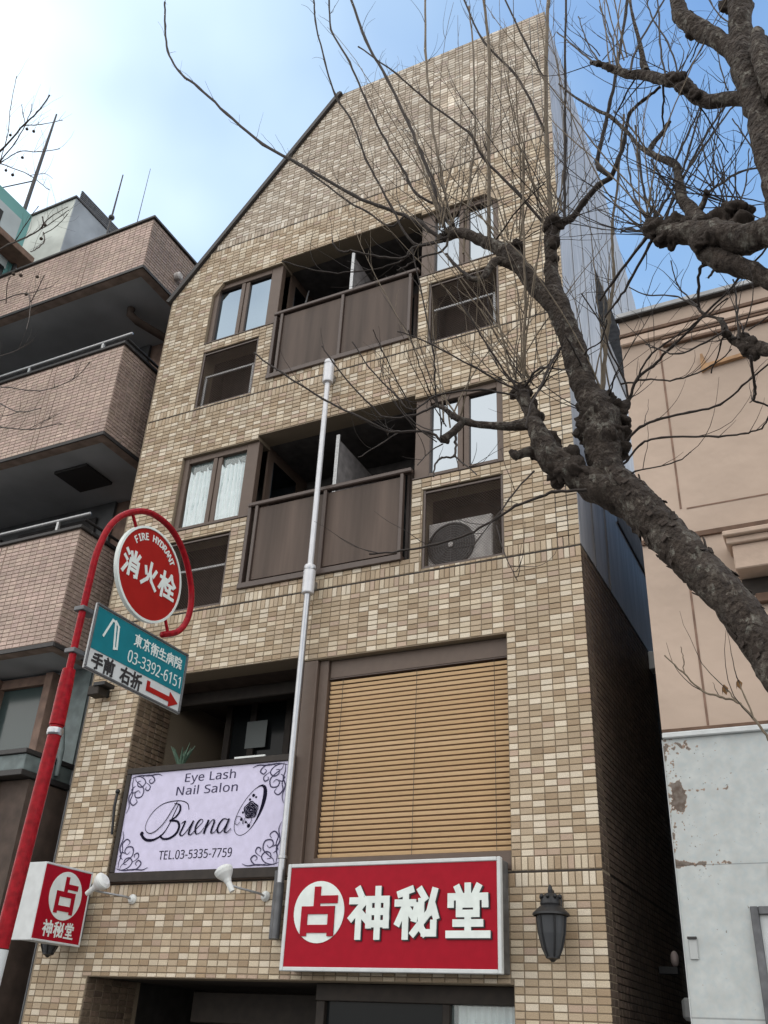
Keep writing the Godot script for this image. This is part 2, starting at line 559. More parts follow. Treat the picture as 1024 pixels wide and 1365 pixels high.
	M.knuckle = bump(mat(lin(0.034, 0.024, 0.018), 0.95, 0.0, "blotch", 1.6), normal_tex(0.03, 33, 9.0), 1.2)
	M.niche = mat(lin(0.075, 0.055, 0.046), 0.8, 0.0, "grime", 0.8)
	M.flake = mat(lin(0.05, 0.036, 0.028), 0.9, 0.0, "fine", 3.0)
	M.blind_back = mat(lin(0.20, 0.115, 0.06), 0.8, 0.0, "faint", 1.0)
	M.far_twig = mat(lin(0.10, 0.082, 0.07), 0.8, 0.0, "grime", 2.0)
	M.twig = mat(lin(0.036, 0.026, 0.021), 0.8, 0.0, "grime", 2.0)
	M.pale_twig = mat(lin(0.19, 0.15, 0.105), 0.8, 0.0, "grime", 2.0)
	M.leaf = mat(lin(0.20, 0.10, 0.03), 0.8, 0.0, "fine", 4.0)
	M.seed = mat(lin(0.07, 0.05, 0.035), 0.9, 0.0, "fine", 4.0)

# ------------------------------------------------------------------ tiled facade
func wall_slab(m: MB, x0: float, x1: float, y0: float, z0: float, z1: float) -> void:
	var cuts := [x0, x1, -5.55]
	for h in holes:
		cuts.append(h[0]); cuts.append(h[2])
	cuts.sort()
	for i in cuts.size() - 1:
		var a: float = cuts[i]
		var b: float = cuts[i + 1]
		if b - a < 0.001: continue
		var mid := (a + b) * 0.5
		var ys := []
		for h in holes:
			if h[0] < mid and h[2] > mid: ys.append([h[1], h[3]])
		ys.sort_custom(func(p, q): return p[0] < q[0])
		var lo := y0
		for s in ys:
			if s[0] > lo + 0.001: m.box(Vector3(a, lo, z0), Vector3(b, s[0], z1))
			lo = maxf(lo, s[1])
		var ta := minf(TOP, 11.69 + (a - XL) * (3.58 / 2.82))
		var tb := minf(TOP, 11.69 + (b - XL) * (3.58 / 2.82))
		m.prism([Vector2(a, lo), Vector2(b, lo), Vector2(b, tb), Vector2(a, ta)], z0, z1)

func clip_tile(r: Array) -> bool:      # r = [x0, y0, x1, y1]; shrink out of the openings
	for h in holes:
		if r[0] >= h[2] - 0.002 or r[2] <= h[0] + 0.002 or r[1] >= h[3] - 0.002 or r[3] <= h[1] + 0.002: continue
		var cx: float = minf(r[2], h[2]) - maxf(r[0], h[0])
		var cy: float = minf(r[3], h[3]) - maxf(r[1], h[1])
		if cx >= r[2] - r[0] - 0.004 and cy >= r[3] - r[1] - 0.004: return false
		if cx < r[2] - r[0] - 0.004 and (cy >= r[3] - r[1] - 0.004 or cx < cy * 2.0):
			if h[0] <= r[0]: r[0] = h[2] + 0.002
			else: r[2] = h[0] - 0.002
		else:
			if h[1] <= r[1]: r[1] = h[3] + 0.002
			else: r[3] = h[1] - 0.002
	var left := roof_x((r[1] + r[3]) * 0.5) + 0.035
	if r[2] < left + 0.015: return false
	r[0] = maxf(r[0], left)
	return r[2] - r[0] > 0.012 and r[3] - r[1] > 0.012

func facade_tiles(parent: Node3D) -> void:
	var list := []
	var cols := 52
	var fl := FastNoiseLite.new()
	fl.seed = 9; fl.frequency = 0.9
	var levels := [0.0] + JOINTS + [TOP]
	var add := func(r: Array) -> void:
		if not clip_tile(r): return
		list.append(r)
	for f in levels.size() - 1:
		var y0: float = levels[f] + 0.007
		var y1: float = levels[f + 1] - 0.007
		if f > 0:          # upright course above the joint
			for c in cols * 2: (add as Callable).call([XL + c * TW * 0.5, y0, XL + (c + 1) * TW * 0.5, y0 + TW])
			y0 += TW
		var top := y1
		if f < levels.size() - 2:
			for c in cols * 2: (add as Callable).call([XL + c * TW * 0.5, y1 - TW, XL + (c + 1) * TW * 0.5, y1])
			top = y1 - TW
		var rows := roundi((top - y0) / PITCH)
		var ph := (top - y0) / rows
		for k in rows:
			for c in cols: (add as Callable).call([XL + c * TW, y0 + k * ph, XL + (c + 1) * TW, y0 + (k + 1) * ph])
	var cam := Vector3(0, 1.55, 8.398)
	var mark := [[Vector2(-3.92, 14.82), Vector2(-3.6, 13.96)], [Vector2(-3.6, 13.96), Vector2(-3.22, 14.68)]]
	var items := []
	for r in list:
		var cx: float = (r[0] + r[2]) * 0.5
		var cy: float = (r[1] + r[3]) * 0.5
		var w: float = r[2] - r[0] - 0.009
		var h: float = r[3] - r[1] - 0.009
		var u := rng.randf()
		var tone := 0 if u < 0.17 else 1 if u < 0.36 else 2 if u < 0.66 else 3 if u < 0.85 else 4 if u < 0.93 else 5
		var t := Transform3D(Basis.from_euler(Vector3(rng.randf_range(-0.03, 0.03), rng.randf_range(-0.014, 0.014), 0)), Vector3(cx, cy, rng.randf_range(-0.0015, 0.0015)))
		t.basis = t.basis * Basis.from_scale(Vector3(w / 0.112, h / 0.0512, 1.0))
		var seen := cy > 1.2 and not (cx > -5.1 and cx < -2.9 and cy < 3.1) and not (cx < -7.4 and cy < 1.6)
		items.append({"t": t, "tone": tone, "d": cam.distance_to(t.origin) + (0.0 if seen else 100.0), "p": Vector2(cx, cy)})
	items.sort_custom(func(a, b): return a.d < b.d)
	var one := mb()
	one.bbox(Vector3(-0.056, -0.0256, -0.016), Vector3(0.056, 0.0256, 0.0), 0.0035)
	var tm := one.mesh()
	for i in 300:
		put_mesh("tile", tm, M.tones[items[i].tone], parent, items[i].t)
	var mm := MultiMesh.new()
	mm.transform_format = MultiMesh.TRANSFORM_3D
	mm.use_colors = true
	mm.mesh = tm
	mm.instance_count = items.size() - 300
	for i in range(300, items.size()):
		var it = items[i]
		var c: Color = M.tones[it.tone].albedo_color.srgb_to_linear()
		var k := 1.0 + rng.randf_range(-0.09, 0.09) + 0.07 * fl.get_noise_2d(it.p.x, it.p.y)
		for s in mark:
			var near := Geometry2D.get_closest_point_to_segment(it.p, s[0], s[1])
			if near.distance_to(it.p) < 0.12: k *= 1.18
		k *= 1.0 + 0.11 * fl.get_noise_2d(it.p.x * 4.0 + 50.0, it.p.y * 0.35)
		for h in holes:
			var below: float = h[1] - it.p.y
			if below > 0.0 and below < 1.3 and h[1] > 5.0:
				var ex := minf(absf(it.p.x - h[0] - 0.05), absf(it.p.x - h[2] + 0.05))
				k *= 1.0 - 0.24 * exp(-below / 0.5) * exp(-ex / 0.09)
		if it.p.y > 12.5:      # gable tiles are greyer and slightly lighter
			var lum := c.r * 0.3 + c.g * 0.6 + c.b * 0.1
			c = c.lerp(Color(lum, lum, lum), 0.3)
			k *= 1.05
		mm.set_instance_transform(i - 300, it.t)
		mm.set_instance_color(i - 300, Color(c.r * k, c.g * k, c.b * k))
	for f in JOINTS:
		put("floor_joint", mb().box(Vector3(roof_x(f) + 0.04, f - 0.007, -0.007), Vector3(XR - 0.004, f + 0.007, -0.003)), M.dark_brown, parent)
	var o := MultiMeshInstance3D.new()
	o.name = "tiles"
	o.multimesh = mm
	o.material_override = M.tile
	parent.add_child(o, true)
	o.set_meta("kind", "stuff")

# a field of small tiles on any plane: origin, right, up, size; part of kind stuff
func tile_field(called: String, parent: Node3D, o: Vector3, right: Vector3, up: Vector3, w: float, h: float, pw: float, ph: float, c0: Color, spread: float, material: Material, seams := []) -> void:
	var nn := right.cross(up)
	var one := mb()
	one.bbox(Vector3(-0.5 * (pw - 0.008), -0.5 * (ph - 0.008), -0.01), Vector3(0.5 * (pw - 0.008), 0.5 * (ph - 0.008), 0.0), 0.003)
	var nx := maxi(1, int(w / pw))
	var ny := maxi(1, int(h / ph))
	var sx := w / (nx * pw)
	var sy := h / (ny * ph)
	var mm := MultiMesh.new()
	mm.transform_format = MultiMesh.TRANSFORM_3D
	mm.use_colors = true
	mm.mesh = one.mesh()
	mm.instance_count = nx * ny
	var i := 0
	for y in ny:
		for x in nx:
			var p := o + right * ((x + 0.5) * pw * sx) + up * ((y + 0.5) * ph * sy) + nn * rng.randf_range(-0.001, 0.001)
			var k := 1.0 + rng.randf_range(-spread, spread)
			var s := 1.0
			for q in seams:
				if absf((x + 0.5) * pw * sx - q) < pw * 0.5: s = 0.75
			mm.set_instance_transform(i, Transform3D(Basis(right * sx * s, up * sy, nn), p))
			mm.set_instance_color(i, Color(c0.r * k, c0.g * k * (1.0 + rng.randf_range(-0.03, 0.03)), c0.b * k))
			i += 1
	var g := MultiMeshInstance3D.new()
	g.name = called
	g.multimesh = mm
	g.material_override = material
	parent.add_child(g, true)
	g.set_meta("kind", "stuff")

# two-sash window in a bay; big is the side (-1 / 1) on which the wide brown stile stands
func bay_window(parent: Node3D, x0: float, x1: float, y0: float, y1: float, big: int, glass: Material) -> Node3D:
	var w := Node3D.new()
	w.name = "window"
	parent.add_child(w, true)
	var z := -0.05
	var l := 0.19 if big < 0 else 0.085
	var r := 0.19 if big > 0 else 0.085
	var mid0 := x0 + l + (x1 - x0 - l - r) * 0.5 - 0.07
	var mid1 := mid0 + 0.14
	var f := mb()
	f.bbox(Vector3(x0, y0, z - 0.10), Vector3(x0 + l, y1, z), 0.006)
	f.bbox(Vector3(x1 - r, y0, z - 0.10), Vector3(x1, y1, z), 0.006)
	f.bbox(Vector3(x0 + l, y0, z - 0.09), Vector3(x1 - r, y0 + 0.06, z + 0.004), 0.006)
	f.bbox(Vector3(x0 + l, y1 - 0.09, z - 0.09), Vector3(x1 - r, y1, z - 0.004), 0.006)
	put("frame", f, M.brown_frame, w)
	var mu := mb()
	mu.bbox(Vector3(mid0, y0 + 0.06, z - 0.08), Vector3(mid0 + 0.066, y1 - 0.09, z - 0.01), 0.005)
	mu.bbox(Vector3(mid0 + 0.074, y0 + 0.06, z - 0.085), Vector3(mid1, y1 - 0.09, z - 0.022), 0.005)
	put("mullion", mu, M.brown_frame, w)
	for k in 2:
		var a := x0 + l if k == 0 else mid1
		var b := mid0 if k == 0 else x1 - r
		put("pane", mb().box(Vector3(a + 0.002, y0 + 0.062, z - 0.064), Vector3(b - 0.002, y1 - 0.092, z - 0.058)), glass, w)
	var s := mb()
	s.bbox(Vector3(x0 - 0.0, y0 - 0.02, z - 0.1), Vector3(x1, y0 - 0.001, z + 0.055), 0.004)
	put("sill", s, M.bronze, w)
	return w

func grille(parent: Node3D, x0: float, x1: float, y0: float, y1: float, inner: int) -> void:
	var g := Node3D.new()
	g.name = "grille"
	parent.add_child(g, true)
	var f := mb()
	var t := 0.028
	for a in [[x0, y0, x0 + t, y1], [x1 - t, y0, x1, y1], [x0 + t, y0, x1 - t, y0 + t], [x0 + t, y1 - t - 0.02, x1 - t, y1 - 0.02]]:
		f.bbox(Vector3(a[0], a[1], -0.05), Vector3(a[2], a[3], -0.018), 0.004)
	put("frame", f, M.bronze, g)
	# expanded metal: diagonal strands
	var m := mb()
	var w := x1 - x0 - 2 * t
	var h := y1 - y0 - 2 * t - 0.02
	var o := Vector2(x0 + t, y0 + t)
	var step := 0.036
	for dir in [1, -1]:
		var c := -h
		while c < w:
			var a := Vector2(maxf(c, 0.0), maxf(-c, 0.0))
			var l := minf(w - a.x, h - a.y)
			if l > 0.02:
				var p := o + a
				var q := o + a + Vector2(l, l)
				if dir < 0:
					p.x = 2 * o.x + w - p.x; q.x = 2 * o.x + w - q.x
				var zz := -0.034 if dir > 0 else -0.0375
				m.tube([Vector3(p.x, p.y, zz), Vector3(q.x, q.y, zz)], [0.0023, 0.0023], 4)
			c += step
	var mo := put("mesh_strands", m, M.bronze_panel, g)
	mo.set_meta("kind", "stuff")
	if inner > 0:      # light inner bars behind the mesh
		var b := mb()
		var ym := y0 + (y1 - y0) * 0.56
		b.bbox(Vector3(x0 + 0.05, ym, -0.10), Vector3(x1 - 0.06, ym + 0.035, -0.07), 0.004)
		if inner != 2: b.bbox(Vector3(x1 - 0.10, y0 + 0.05, -0.10), Vector3(x1 - 0.062, ym - 0.001, -0.07), 0.004)
		if inner == 1: b.bbox(Vector3(x0 + 0.05, y0 + 0.05, -0.10), Vector3(x0 + 0.09, ym - 0.001, -0.07), 0.004)
		put("inner_bar", b, M.rail, g)
	var n := mb()
	n.box(Vector3(x0 + 0.001, y0 - 0.02, -0.56), Vector3(x1 - 0.001, y1 + 0.02, -0.55))
	n.box(Vector3(x0 - 0.03, y0 - 0.02, -0.55), Vector3(x0 - 0.001, y1 + 0.02, -0.302))
	n.box(Vector3(x1 + 0.001, y0 - 0.02, -0.55), Vector3(x1 + 0.03, y1 + 0.02, -0.302))
	n.box(Vector3(x0 - 0.03, y1 + 0.021, -0.55), Vector3(x1 + 0.03, y1 + 0.04, -0.302))
	n.box(Vector3(x0 - 0.03, y0 - 0.04, -0.55), Vector3(x1 + 0.03, y0 - 0.021, -0.302))
	put("niche", n, M.niche, g)

func balcony(parent: Node3D, dy: float) -> void:
	var b := Node3D.new()
	b.name = "balcony"
	parent.add_child(b, true)
	var x0 := -6.32
	var x1 := -4.02
	var pl := -6.17
	var pr := -4.155
	var y0 := 6.335 + dy
	var yr := 7.50 + dy
	var f := mb()
	f.bbox(Vector3(x0 + 0.004, y0 - 0.02, -0.14), Vector3(pr + 0.04, y0 + 0.055, 0.035), 0.006)      # bottom rail
	f.bbox(Vector3(x0 + 0.004, yr - 0.03, -0.05), Vector3(x1 - 0.006, yr + 0.03, 0.03), 0.012)       # handrail
	f.bbox(Vector3(pl - 0.03, y0 + 0.056, -0.045), Vector3(pl + 0.012, yr - 0.031, 0.02), 0.004)
	f.bbox(Vector3(x0 + 0.005, y0 + 0.056, -0.06), Vector3(x0 + 0.05, yr - 0.031, 0.012), 0.004)
	f.bbox(Vector3(pr - 0.012, y0 + 0.056, -0.045), Vector3(pr + 0.03, yr - 0.031, 0.02), 0.004)
	var mx := (pl + pr) * 0.5 - 0.02
	f.bbox(Vector3(mx - 0.022, y0 + 0.056, -0.045), Vector3(mx + 0.022, yr - 0.031, 0.022), 0.004)
	put("railing_frame", f, M.bronze, b)
	for k in 2:
		var a := pl + 0.012 if k == 0 else mx + 0.022
		var c := mx - 0.022 if k == 0 else pr - 0.012
		put("railing_panel", mb().bbox(Vector3(a + 0.006, y0 + 0.09, -0.03), Vector3(c - 0.006, yr - 0.06, -0.008), 0.003), M.bronze_panel, b)
	put("lower_gap", mb().box(Vector3(pl, y0 + 0.058, -0.06), Vector3(pr, y0 + 0.088, -0.05)), M.dark_brown, b)
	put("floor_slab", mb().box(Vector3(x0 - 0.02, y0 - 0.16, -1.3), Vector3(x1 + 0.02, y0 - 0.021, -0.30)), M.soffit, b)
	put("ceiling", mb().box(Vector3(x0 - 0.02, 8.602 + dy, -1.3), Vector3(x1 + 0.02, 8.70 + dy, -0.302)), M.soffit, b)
	# return walls of the two window bays
	for k in 2:
		var xw := x0 if k == 0 else x1
		var o := -0.03 if k == 0 else 0.0
		put("return_wall", mb().box(Vector3(xw + o, y0 - 0.02, -1.3), Vector3(xw + o + 0.03, 8.6 + dy, -0.302)), M.brown_frame, b)
	put("return_pane", mb().box(Vector3(x0 + 0.004, 7.45 + dy, -1.0), Vector3(x0 + 0.012, 8.42 + dy, -0.42)), M.blue_glass, b)
	put("back_wall", mb().box(Vector3(x0, y0 - 0.02, -1.34), Vector3(x1, 8.6 + dy, -1.30)), M.soffit, b)
	var d := Node3D.new()
	d.name = "sliding_door"
	b.add_child(d, true)
	var fr := mb()
	var pn := mb()
	for k in 4:
		var a := x0 + 0.12 + k * 0.52
		for q in [[a, y0 + 0.1, a + 0.05, y0 + 2.05], [a + 0.47, y0 + 0.1, a + 0.52, y0 + 2.05], [a + 0.05, y0 + 2.0, a + 0.47, y0 + 2.05]]:
			fr.bbox(Vector3(q[0] + 0.001, q[1], -1.295), Vector3(q[2] - 0.001, q[3], -1.25), 0.004)
		pn.box(Vector3(a + 0.05, y0 + 0.1, -1.28), Vector3(a + 0.47, y0 + 2.0, -1.272))
	put("frame", fr, M.bronze, d)
	put("pane", pn, M.dark_glass, d)
	# board between the two flats, with its post
	put("partition_post", mb().bbox(Vector3(-5.16, y0, -0.13), Vector3(-5.11, 8.36 + dy, -0.09), 0.006), M.rail, b)
	put("partition_board", mb().box(Vector3(-5.15, y0, -1.28), Vector3(-5.13, 8.30 + dy, -0.135)), mat(lin(0.34, 0.32, 0.32), 0.7, 0.0, "grime", 0.8), b)

# ------------------------------------------------------------------ the narrow tiled building
func tiled_building() -> void:
	var b := thing("tiled_building", "narrow five storey building clad in beige and brown mixed tiles under a gabled top", "building")
	holes = [[-7.56, 2.992, -5.275, 5.32], [-5.275, 2.992, -2.90, 5.27], [-7.575, -0.1, -2.90, 2.08]]
	for dy in [0.0, 3.21]:
		holes.append([-7.55, 7.35 + dy, -6.32, 8.54 + dy])
		holes.append([-6.32, 6.32 + dy, -4.02, 8.60 + dy])
		holes.append([-4.02, 7.35 + dy, -2.89, 8.54 + dy])
		holes.append([-7.525, 6.17 + dy, -6.55, 7.19 + dy])
		holes.append([-3.875, 6.17 + dy, -2.905, 7.19 + dy])
	var m := mb()
	wall_slab(m, XL + 0.01, XR - 0.012, 0.0, -0.30, -0.008)
	put("front_wall", m, M.grout, b)
	facade_tiles(b)
	# chamfered corners of the top windows
	var ch := mb()
	ch.prism([Vector2(-7.55, 11.55), Vector2(-7.38, 11.75), Vector2(-7.55, 11.75)], -0.2, -0.004)
	put("corner_fillet", ch, M.tones[2], b)
	put("corner_fillet", mb().prism([Vector2(-2.89, 11.55), Vector2(-2.89, 11.75), Vector2(-3.06, 11.75)], -0.2, -0.004), M.tones[2], b)
	# roof verge
	var v := mb()
	var d := Vector2(2.82, 3.58).normalized()
	var nn := Vector2(-d.y, d.x)
	var p0 := Vector2(XL, 11.69) - d * 0.02
	var p1 := Vector2(-5.55, TOP + 0.01)
	v.prism([p0 - nn * 0.005, p1 - nn * 0.005, p1 + nn * 0.05, p0 + nn * 0.05], -0.3, 0.05)
	put("verge_trim", v, M.cap, b)
	var rf := mb()
	rf.prism([p0 + nn * 0.051, p1 + nn * 0.051, p1 + nn * 0.1, p0 + nn * 0.1], -7.9, 0.03)
	rf.prism([Vector2(-5.55, TOP), Vector2(XR - 0.02, TOP - 0.03), Vector2(XR - 0.02, TOP), Vector2(-5.55, TOP + 0.03)], -1.2, -0.02)
	put("roof", rf, M.cap, b)
	# flank on the right
	var s := mb()
	var zt := [[-0.008, 15.25], [-1.1, 15.13], [-3.2, 14.93], [-5.4, 14.0], [-8.0, 11.6]]
	var poly := [Vector2(0.008, 6.15)]
	for q in zt: poly.append(Vector2(-q[0], q[1]))
	poly.append(Vector2(8.0, 6.15))
	# strips between the side openings (z runs along the local x axis)
	s.xf = Transform3D(Basis(Vector3(0, 0, -1), Vector3.UP, Vector3(1, 0, 0)), Vector3(XR - 0.25, 0, 0))
	s.prism([Vector2(0.008, 6.15), Vector2(1.95, 6.15), Vector2(1.95, 15.05), Vector2(1.1, 15.13), Vector2(0.008, 15.25)], 0.0, 0.25)
	s.prism([Vector2(1.95, 6.15), Vector2(5.6, 6.15), Vector2(5.6, 7.40), Vector2(1.95, 7.40)], 0.0, 0.25)
	s.prism([Vector2(1.95, 8.55), Vector2(5.6, 8.55), Vector2(5.6, 10.40), Vector2(1.95, 10.40)], 0.0, 0.25)
	s.prism([Vector2(1.95, 11.8), Vector2(5.6, 11.8), Vector2(5.6, 13.8), Vector2(5.4, 14.0), Vector2(3.2, 14.93), Vector2(1.95, 15.05)], 0.0, 0.25)
	s.prism([Vector2(5.6, 6.15), Vector2(8.0, 6.15), Vector2(8.0, 11.6), Vector2(5.6, 13.8)], 0.0, 0.25)
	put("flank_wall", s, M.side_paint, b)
	for z in [-0.62, -1.26]:
		put("cladding_seam", mb().box(Vector3(XR + 0.0005, 6.16, z), Vector3(XR + 0.006, 14.95, z + 0.012)), M.grey_panel, b)
	for z in [-2.5, -3.2, -3.9, -4.6]:
		put("cladding_seam", mb().box(Vector3(XR + 0.0005, 11.82, z), Vector3(XR + 0.006, 13.9, z + 0.012)), M.grey_panel, b)
	for y in [9.33, 12.5]:
		put("cladding_seam", mb().box(Vector3(XR + 0.0006, y, -1.9 if y < 12.0 else -5.5), Vector3(XR + 0.0055, y + 0.014, -0.02)), M.grey_panel, b)
	for y in [[7.44, 7.95], [10.45, 10.9]]:
		put("flank_parapet", mb().bbox(Vector3(XR - 0.10, y[0], -5.59), Vector3(XR - 0.02, y[1], -1.96), 0.005), M.grey_panel, b)
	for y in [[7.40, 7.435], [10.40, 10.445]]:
		put("parapet_shadow_line", mb().box(Vector3(XR - 0.22, y[0] + 0.002, -5.59), Vector3(XR + 0.012, y[1], -1.955)), M.dark_brown, b)  # dark strip drawn for the shadow gap under each parapet
	var ins := mb()
	for y in [[7.35, 8.6], [10.35, 11.85]]:
		ins.box(Vector3(XR - 1.0, y[0], -5.7), Vector3(XR - 0.98, y[1], -1.9))
		ins.box(Vector3(XR - 0.979, y[0] + 0.01, -5.7), Vector3(XR - 0.252, y[1], -5.66))
		ins.box(Vector3(XR - 0.979, y[0] + 0.01, -1.9), Vector3(XR - 0.252, y[1], -1.86))
		ins.box(Vector3(XR - 0.979, y[1] + 0.001, -5.7), Vector3(XR - 0.252, y[1] + 0.03, -1.86))
	put("side_recess", ins, M.dark_brown, b)
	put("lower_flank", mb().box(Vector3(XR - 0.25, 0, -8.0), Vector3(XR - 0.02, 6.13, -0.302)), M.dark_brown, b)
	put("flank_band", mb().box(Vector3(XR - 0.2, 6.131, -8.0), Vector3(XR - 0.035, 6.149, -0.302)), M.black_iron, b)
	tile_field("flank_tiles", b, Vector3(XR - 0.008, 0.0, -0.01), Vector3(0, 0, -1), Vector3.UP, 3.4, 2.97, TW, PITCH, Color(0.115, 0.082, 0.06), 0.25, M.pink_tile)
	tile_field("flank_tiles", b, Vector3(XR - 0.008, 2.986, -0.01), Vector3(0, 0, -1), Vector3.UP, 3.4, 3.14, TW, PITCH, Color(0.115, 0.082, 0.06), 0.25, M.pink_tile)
	# remaining body: left flank, back, floors
	var body := mb()
	body.box(Vector3(XL + 0.01, 0, -8.0), Vector3(XL + 0.22, 11.5, -0.302))
	body.box(Vector3(XL + 0.221, 0, -8.0), Vector3(XR - 0.251, 11.5, -7.8))
	for y in [2.75, 5.95, 9.16, 12.35]: body.box(Vector3(XL + 0.221, y, -7.799), Vector3(XR - 0.251, y + 0.2, -1.36 if y > 6.0 else -2.2))
	put("rear_body", body, M.inside, b)
	# window bays and balconies, two storeys alike
	for k in 2:
		var dy := 3.21 * k
		bay_window(b, -7.548, -6.322, 7.372 + dy, 8.538 + dy, 1, M.glass if k == 0 else M.blue_glass)
		bay_window(b, -4.018, -2.892, 7.372 + dy, 8.538 + dy, -1, M.mirror_glass)
		for q in [[-7.6, -6.352], [-3.988, -2.85]]:
			var room := mb()
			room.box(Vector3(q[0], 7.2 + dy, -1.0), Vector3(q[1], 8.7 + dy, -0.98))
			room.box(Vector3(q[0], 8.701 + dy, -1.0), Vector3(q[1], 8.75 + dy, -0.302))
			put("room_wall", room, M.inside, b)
		balcony(b, dy)
		grille(b, -7.523, -6.552, 6.172 + dy, 7.188 + dy, 2 if k == 0 else 1)
		grille(b, -3.873, -2.907, 6.172 + dy, 7.188 + dy, 0 if k == 0 else 3)
	second_floor(b)
	ground_floor(b)

func second_floor(b: Node3D) -> void:
	# left recess: tiled jamb, dark room with posts, glazing and a beam
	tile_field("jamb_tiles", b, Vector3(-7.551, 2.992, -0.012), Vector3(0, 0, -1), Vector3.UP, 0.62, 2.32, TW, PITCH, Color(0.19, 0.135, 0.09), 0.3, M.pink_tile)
	put("jamb_wall", mb().box(Vector3(-7.62, 2.95, -2.2), Vector3(-7.573, 5.4, -0.302)), M.grout, b)
	var sf := mb()
	sf.box(Vector3(-7.572, 5.321, -2.1), Vector3(-2.85, 5.42, -0.302))
	put("opening_soffit", sf, M.brown_wall, b)
	var beam := mb()
	beam.bbox(Vector3(-7.555, 5.16, -0.78), Vector3(-5.31, 5.319, -0.621), 0.01)
	put("lintel_beam", beam, M.dark_brown, b)
	var w := Node3D.new()
	w.name = "shop_window"
	b.add_child(w, true)
	var f := mb()
	for x in [-7.1, -6.72, -6.2, -5.45]: f.bbox(Vector3(x, 3.0, -1.26), Vector3(x + 0.09, 5.30, -1.16), 0.006)
	f.bbox(Vector3(-7.555, 3.0, -1.24), Vector3(-5.31, 3.9, -1.17), 0.006)
	put("frame", f, M.dark_brown, w)
	for k in 3:
		var xa: float = [-7.01, -6.63, -6.11][k]
		var xb: float = [-6.722, -6.202, -5.452][k]
		put("pane", mb().box(Vector3(xa, 3.9, -1.22), Vector3(xb, 5.30, -1.214)), M.dark_glass if k != 1 else M.dark_glass, w)
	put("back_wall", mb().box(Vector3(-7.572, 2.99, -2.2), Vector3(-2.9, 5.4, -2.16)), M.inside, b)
	put("ledge", mb().bbox(Vector3(-7.565, 2.985, -0.62), Vector3(-5.30, 3.03, 0.03), 0.006), M.brown_frame, b)
	# frame of the wide right hand window
	var p := mb()
	p.bbox(Vector3(-5.274, 3.0, -0.20), Vector3(-5.10, 5.265, -0.01), 0.008)
	p.bbox(Vector3(-5.098, 3.0, -0.18), Vector3(-4.985, 5.265, -0.06), 0.006)
	p.bbox(Vector3(-4.984, 3.0, -0.20), Vector3(-2.902, 3.17, -0.03), 0.008)
	p.bbox(Vector3(-4.984, 5.06, -0.26), Vector3(-2.902, 5.268, -0.10), 0.008)
	put("window_frame", p, M.brown_frame, b)
	put("window_back", mb().box(Vector3(-4.984, 3.171, -0.27), Vector3(-2.902, 5.059, -0.15)), M.blind_back, b)

func ground_floor(b: Node3D) -> void:
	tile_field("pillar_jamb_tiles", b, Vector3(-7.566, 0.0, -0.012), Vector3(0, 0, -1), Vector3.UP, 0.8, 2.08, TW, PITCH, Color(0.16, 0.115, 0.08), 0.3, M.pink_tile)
	put("pillar_core", mb().box(Vector3(-8.15, 0, -0.9), Vector3(-7.588, 2.3, -0.302)), M.grout, b)
	put("pillar_core", mb().box(Vector3(-2.90, 0, -0.9), Vector3(-2.34, 2.3, -0.302)), M.grout, b)
	put("shop_soffit", mb().box(Vector3(-7.58, 2.081, -2.6), Vector3(-2.89, 2.2, -0.302)), M.dark_brown, b)
	var f := mb()
	f.bbox(Vector3(-4.95, 1.93, -0.36), Vector3(-2.905, 2.078, -0.24), 0.006)
	f.bbox(Vector3(-4.95, 0.0, -0.36), Vector3(-4.86, 1.929, -0.26), 0.006)
	f.bbox(Vector3(-3.66, 0.0, -0.36), Vector3(-3.59, 1.929, -0.26), 0.006)
	put("shopfront_frame", f, M.dark_brown, b)
	put("shopfront_pane", mb().box(Vector3(-4.858, 0.05, -0.32), Vector3(-3.662, 1.928, -0.314)), M.dark_glass, b)
	put("shopfront_pane", mb().box(Vector3(-3.588, 0.05, -0.32), Vector3(-2.906, 1.928, -0.314)), M.glass, b)
	put("entrance_back", mb().box(Vector3(-7.586, 0, -2.64), Vector3(-2.89, 2.2, -2.6)), M.inside, b)
	var t := mb()
	t.bbox(Vector3(-7.0, 1.72, -1.2), Vector3(-4.951, 2.02, -1.1), 0.01)
	put("entrance_beam", t, M.dark_brown, b)

# folded cloth hanging in a window: y0..y1, wavy in z
func cloth(x0: float, x1: float, y0: float, y1: float, z: float, folds: int, depth: float, pinch := 0.0) -> MB:
	var m := mb()
	var nx := folds * 8
	var ny := 14
	var pos := func(i: int, j: int) -> Vector3:
		var u := float(i) / nx
		var v := float(j) / ny
		var g := 1.0 - pinch * pow(v, 3.0) * 0.0
		var wob := 0.02 * sin(v * 5.0 + u * 17.0)
		var x := lerpf(x0, x1, 0.5 + (u - 0.5) * g) + wob * (1.0 - v) * 0.5
		var zz := z + depth * sin(u * TAU * folds + 1.3 * sin(v * 3.0 + u * 6.0)) * (0.5 + 0.5 * v)
		var yy := lerpf(y0, y1, v) - (pinch * absf(sin(u * PI * folds * 0.5)) if j == ny else 0.0)
		return Vector3(x, yy, zz)
	for i in nx + 1:
		for j in ny + 1:
			m.v.append(pos.call(i, j)); m.n.append(Vector3(0, 0, 1)); m.uv.append(Vector2(float(i) / nx, float(j) / ny))
	for i in nx:
		for j in ny:
			var a := i * (ny + 1) + j
			for q in [a, a + 1, a + ny + 2, a, a + ny + 2, a + ny + 1]: m.ix.append(q)
	return m.smooth()

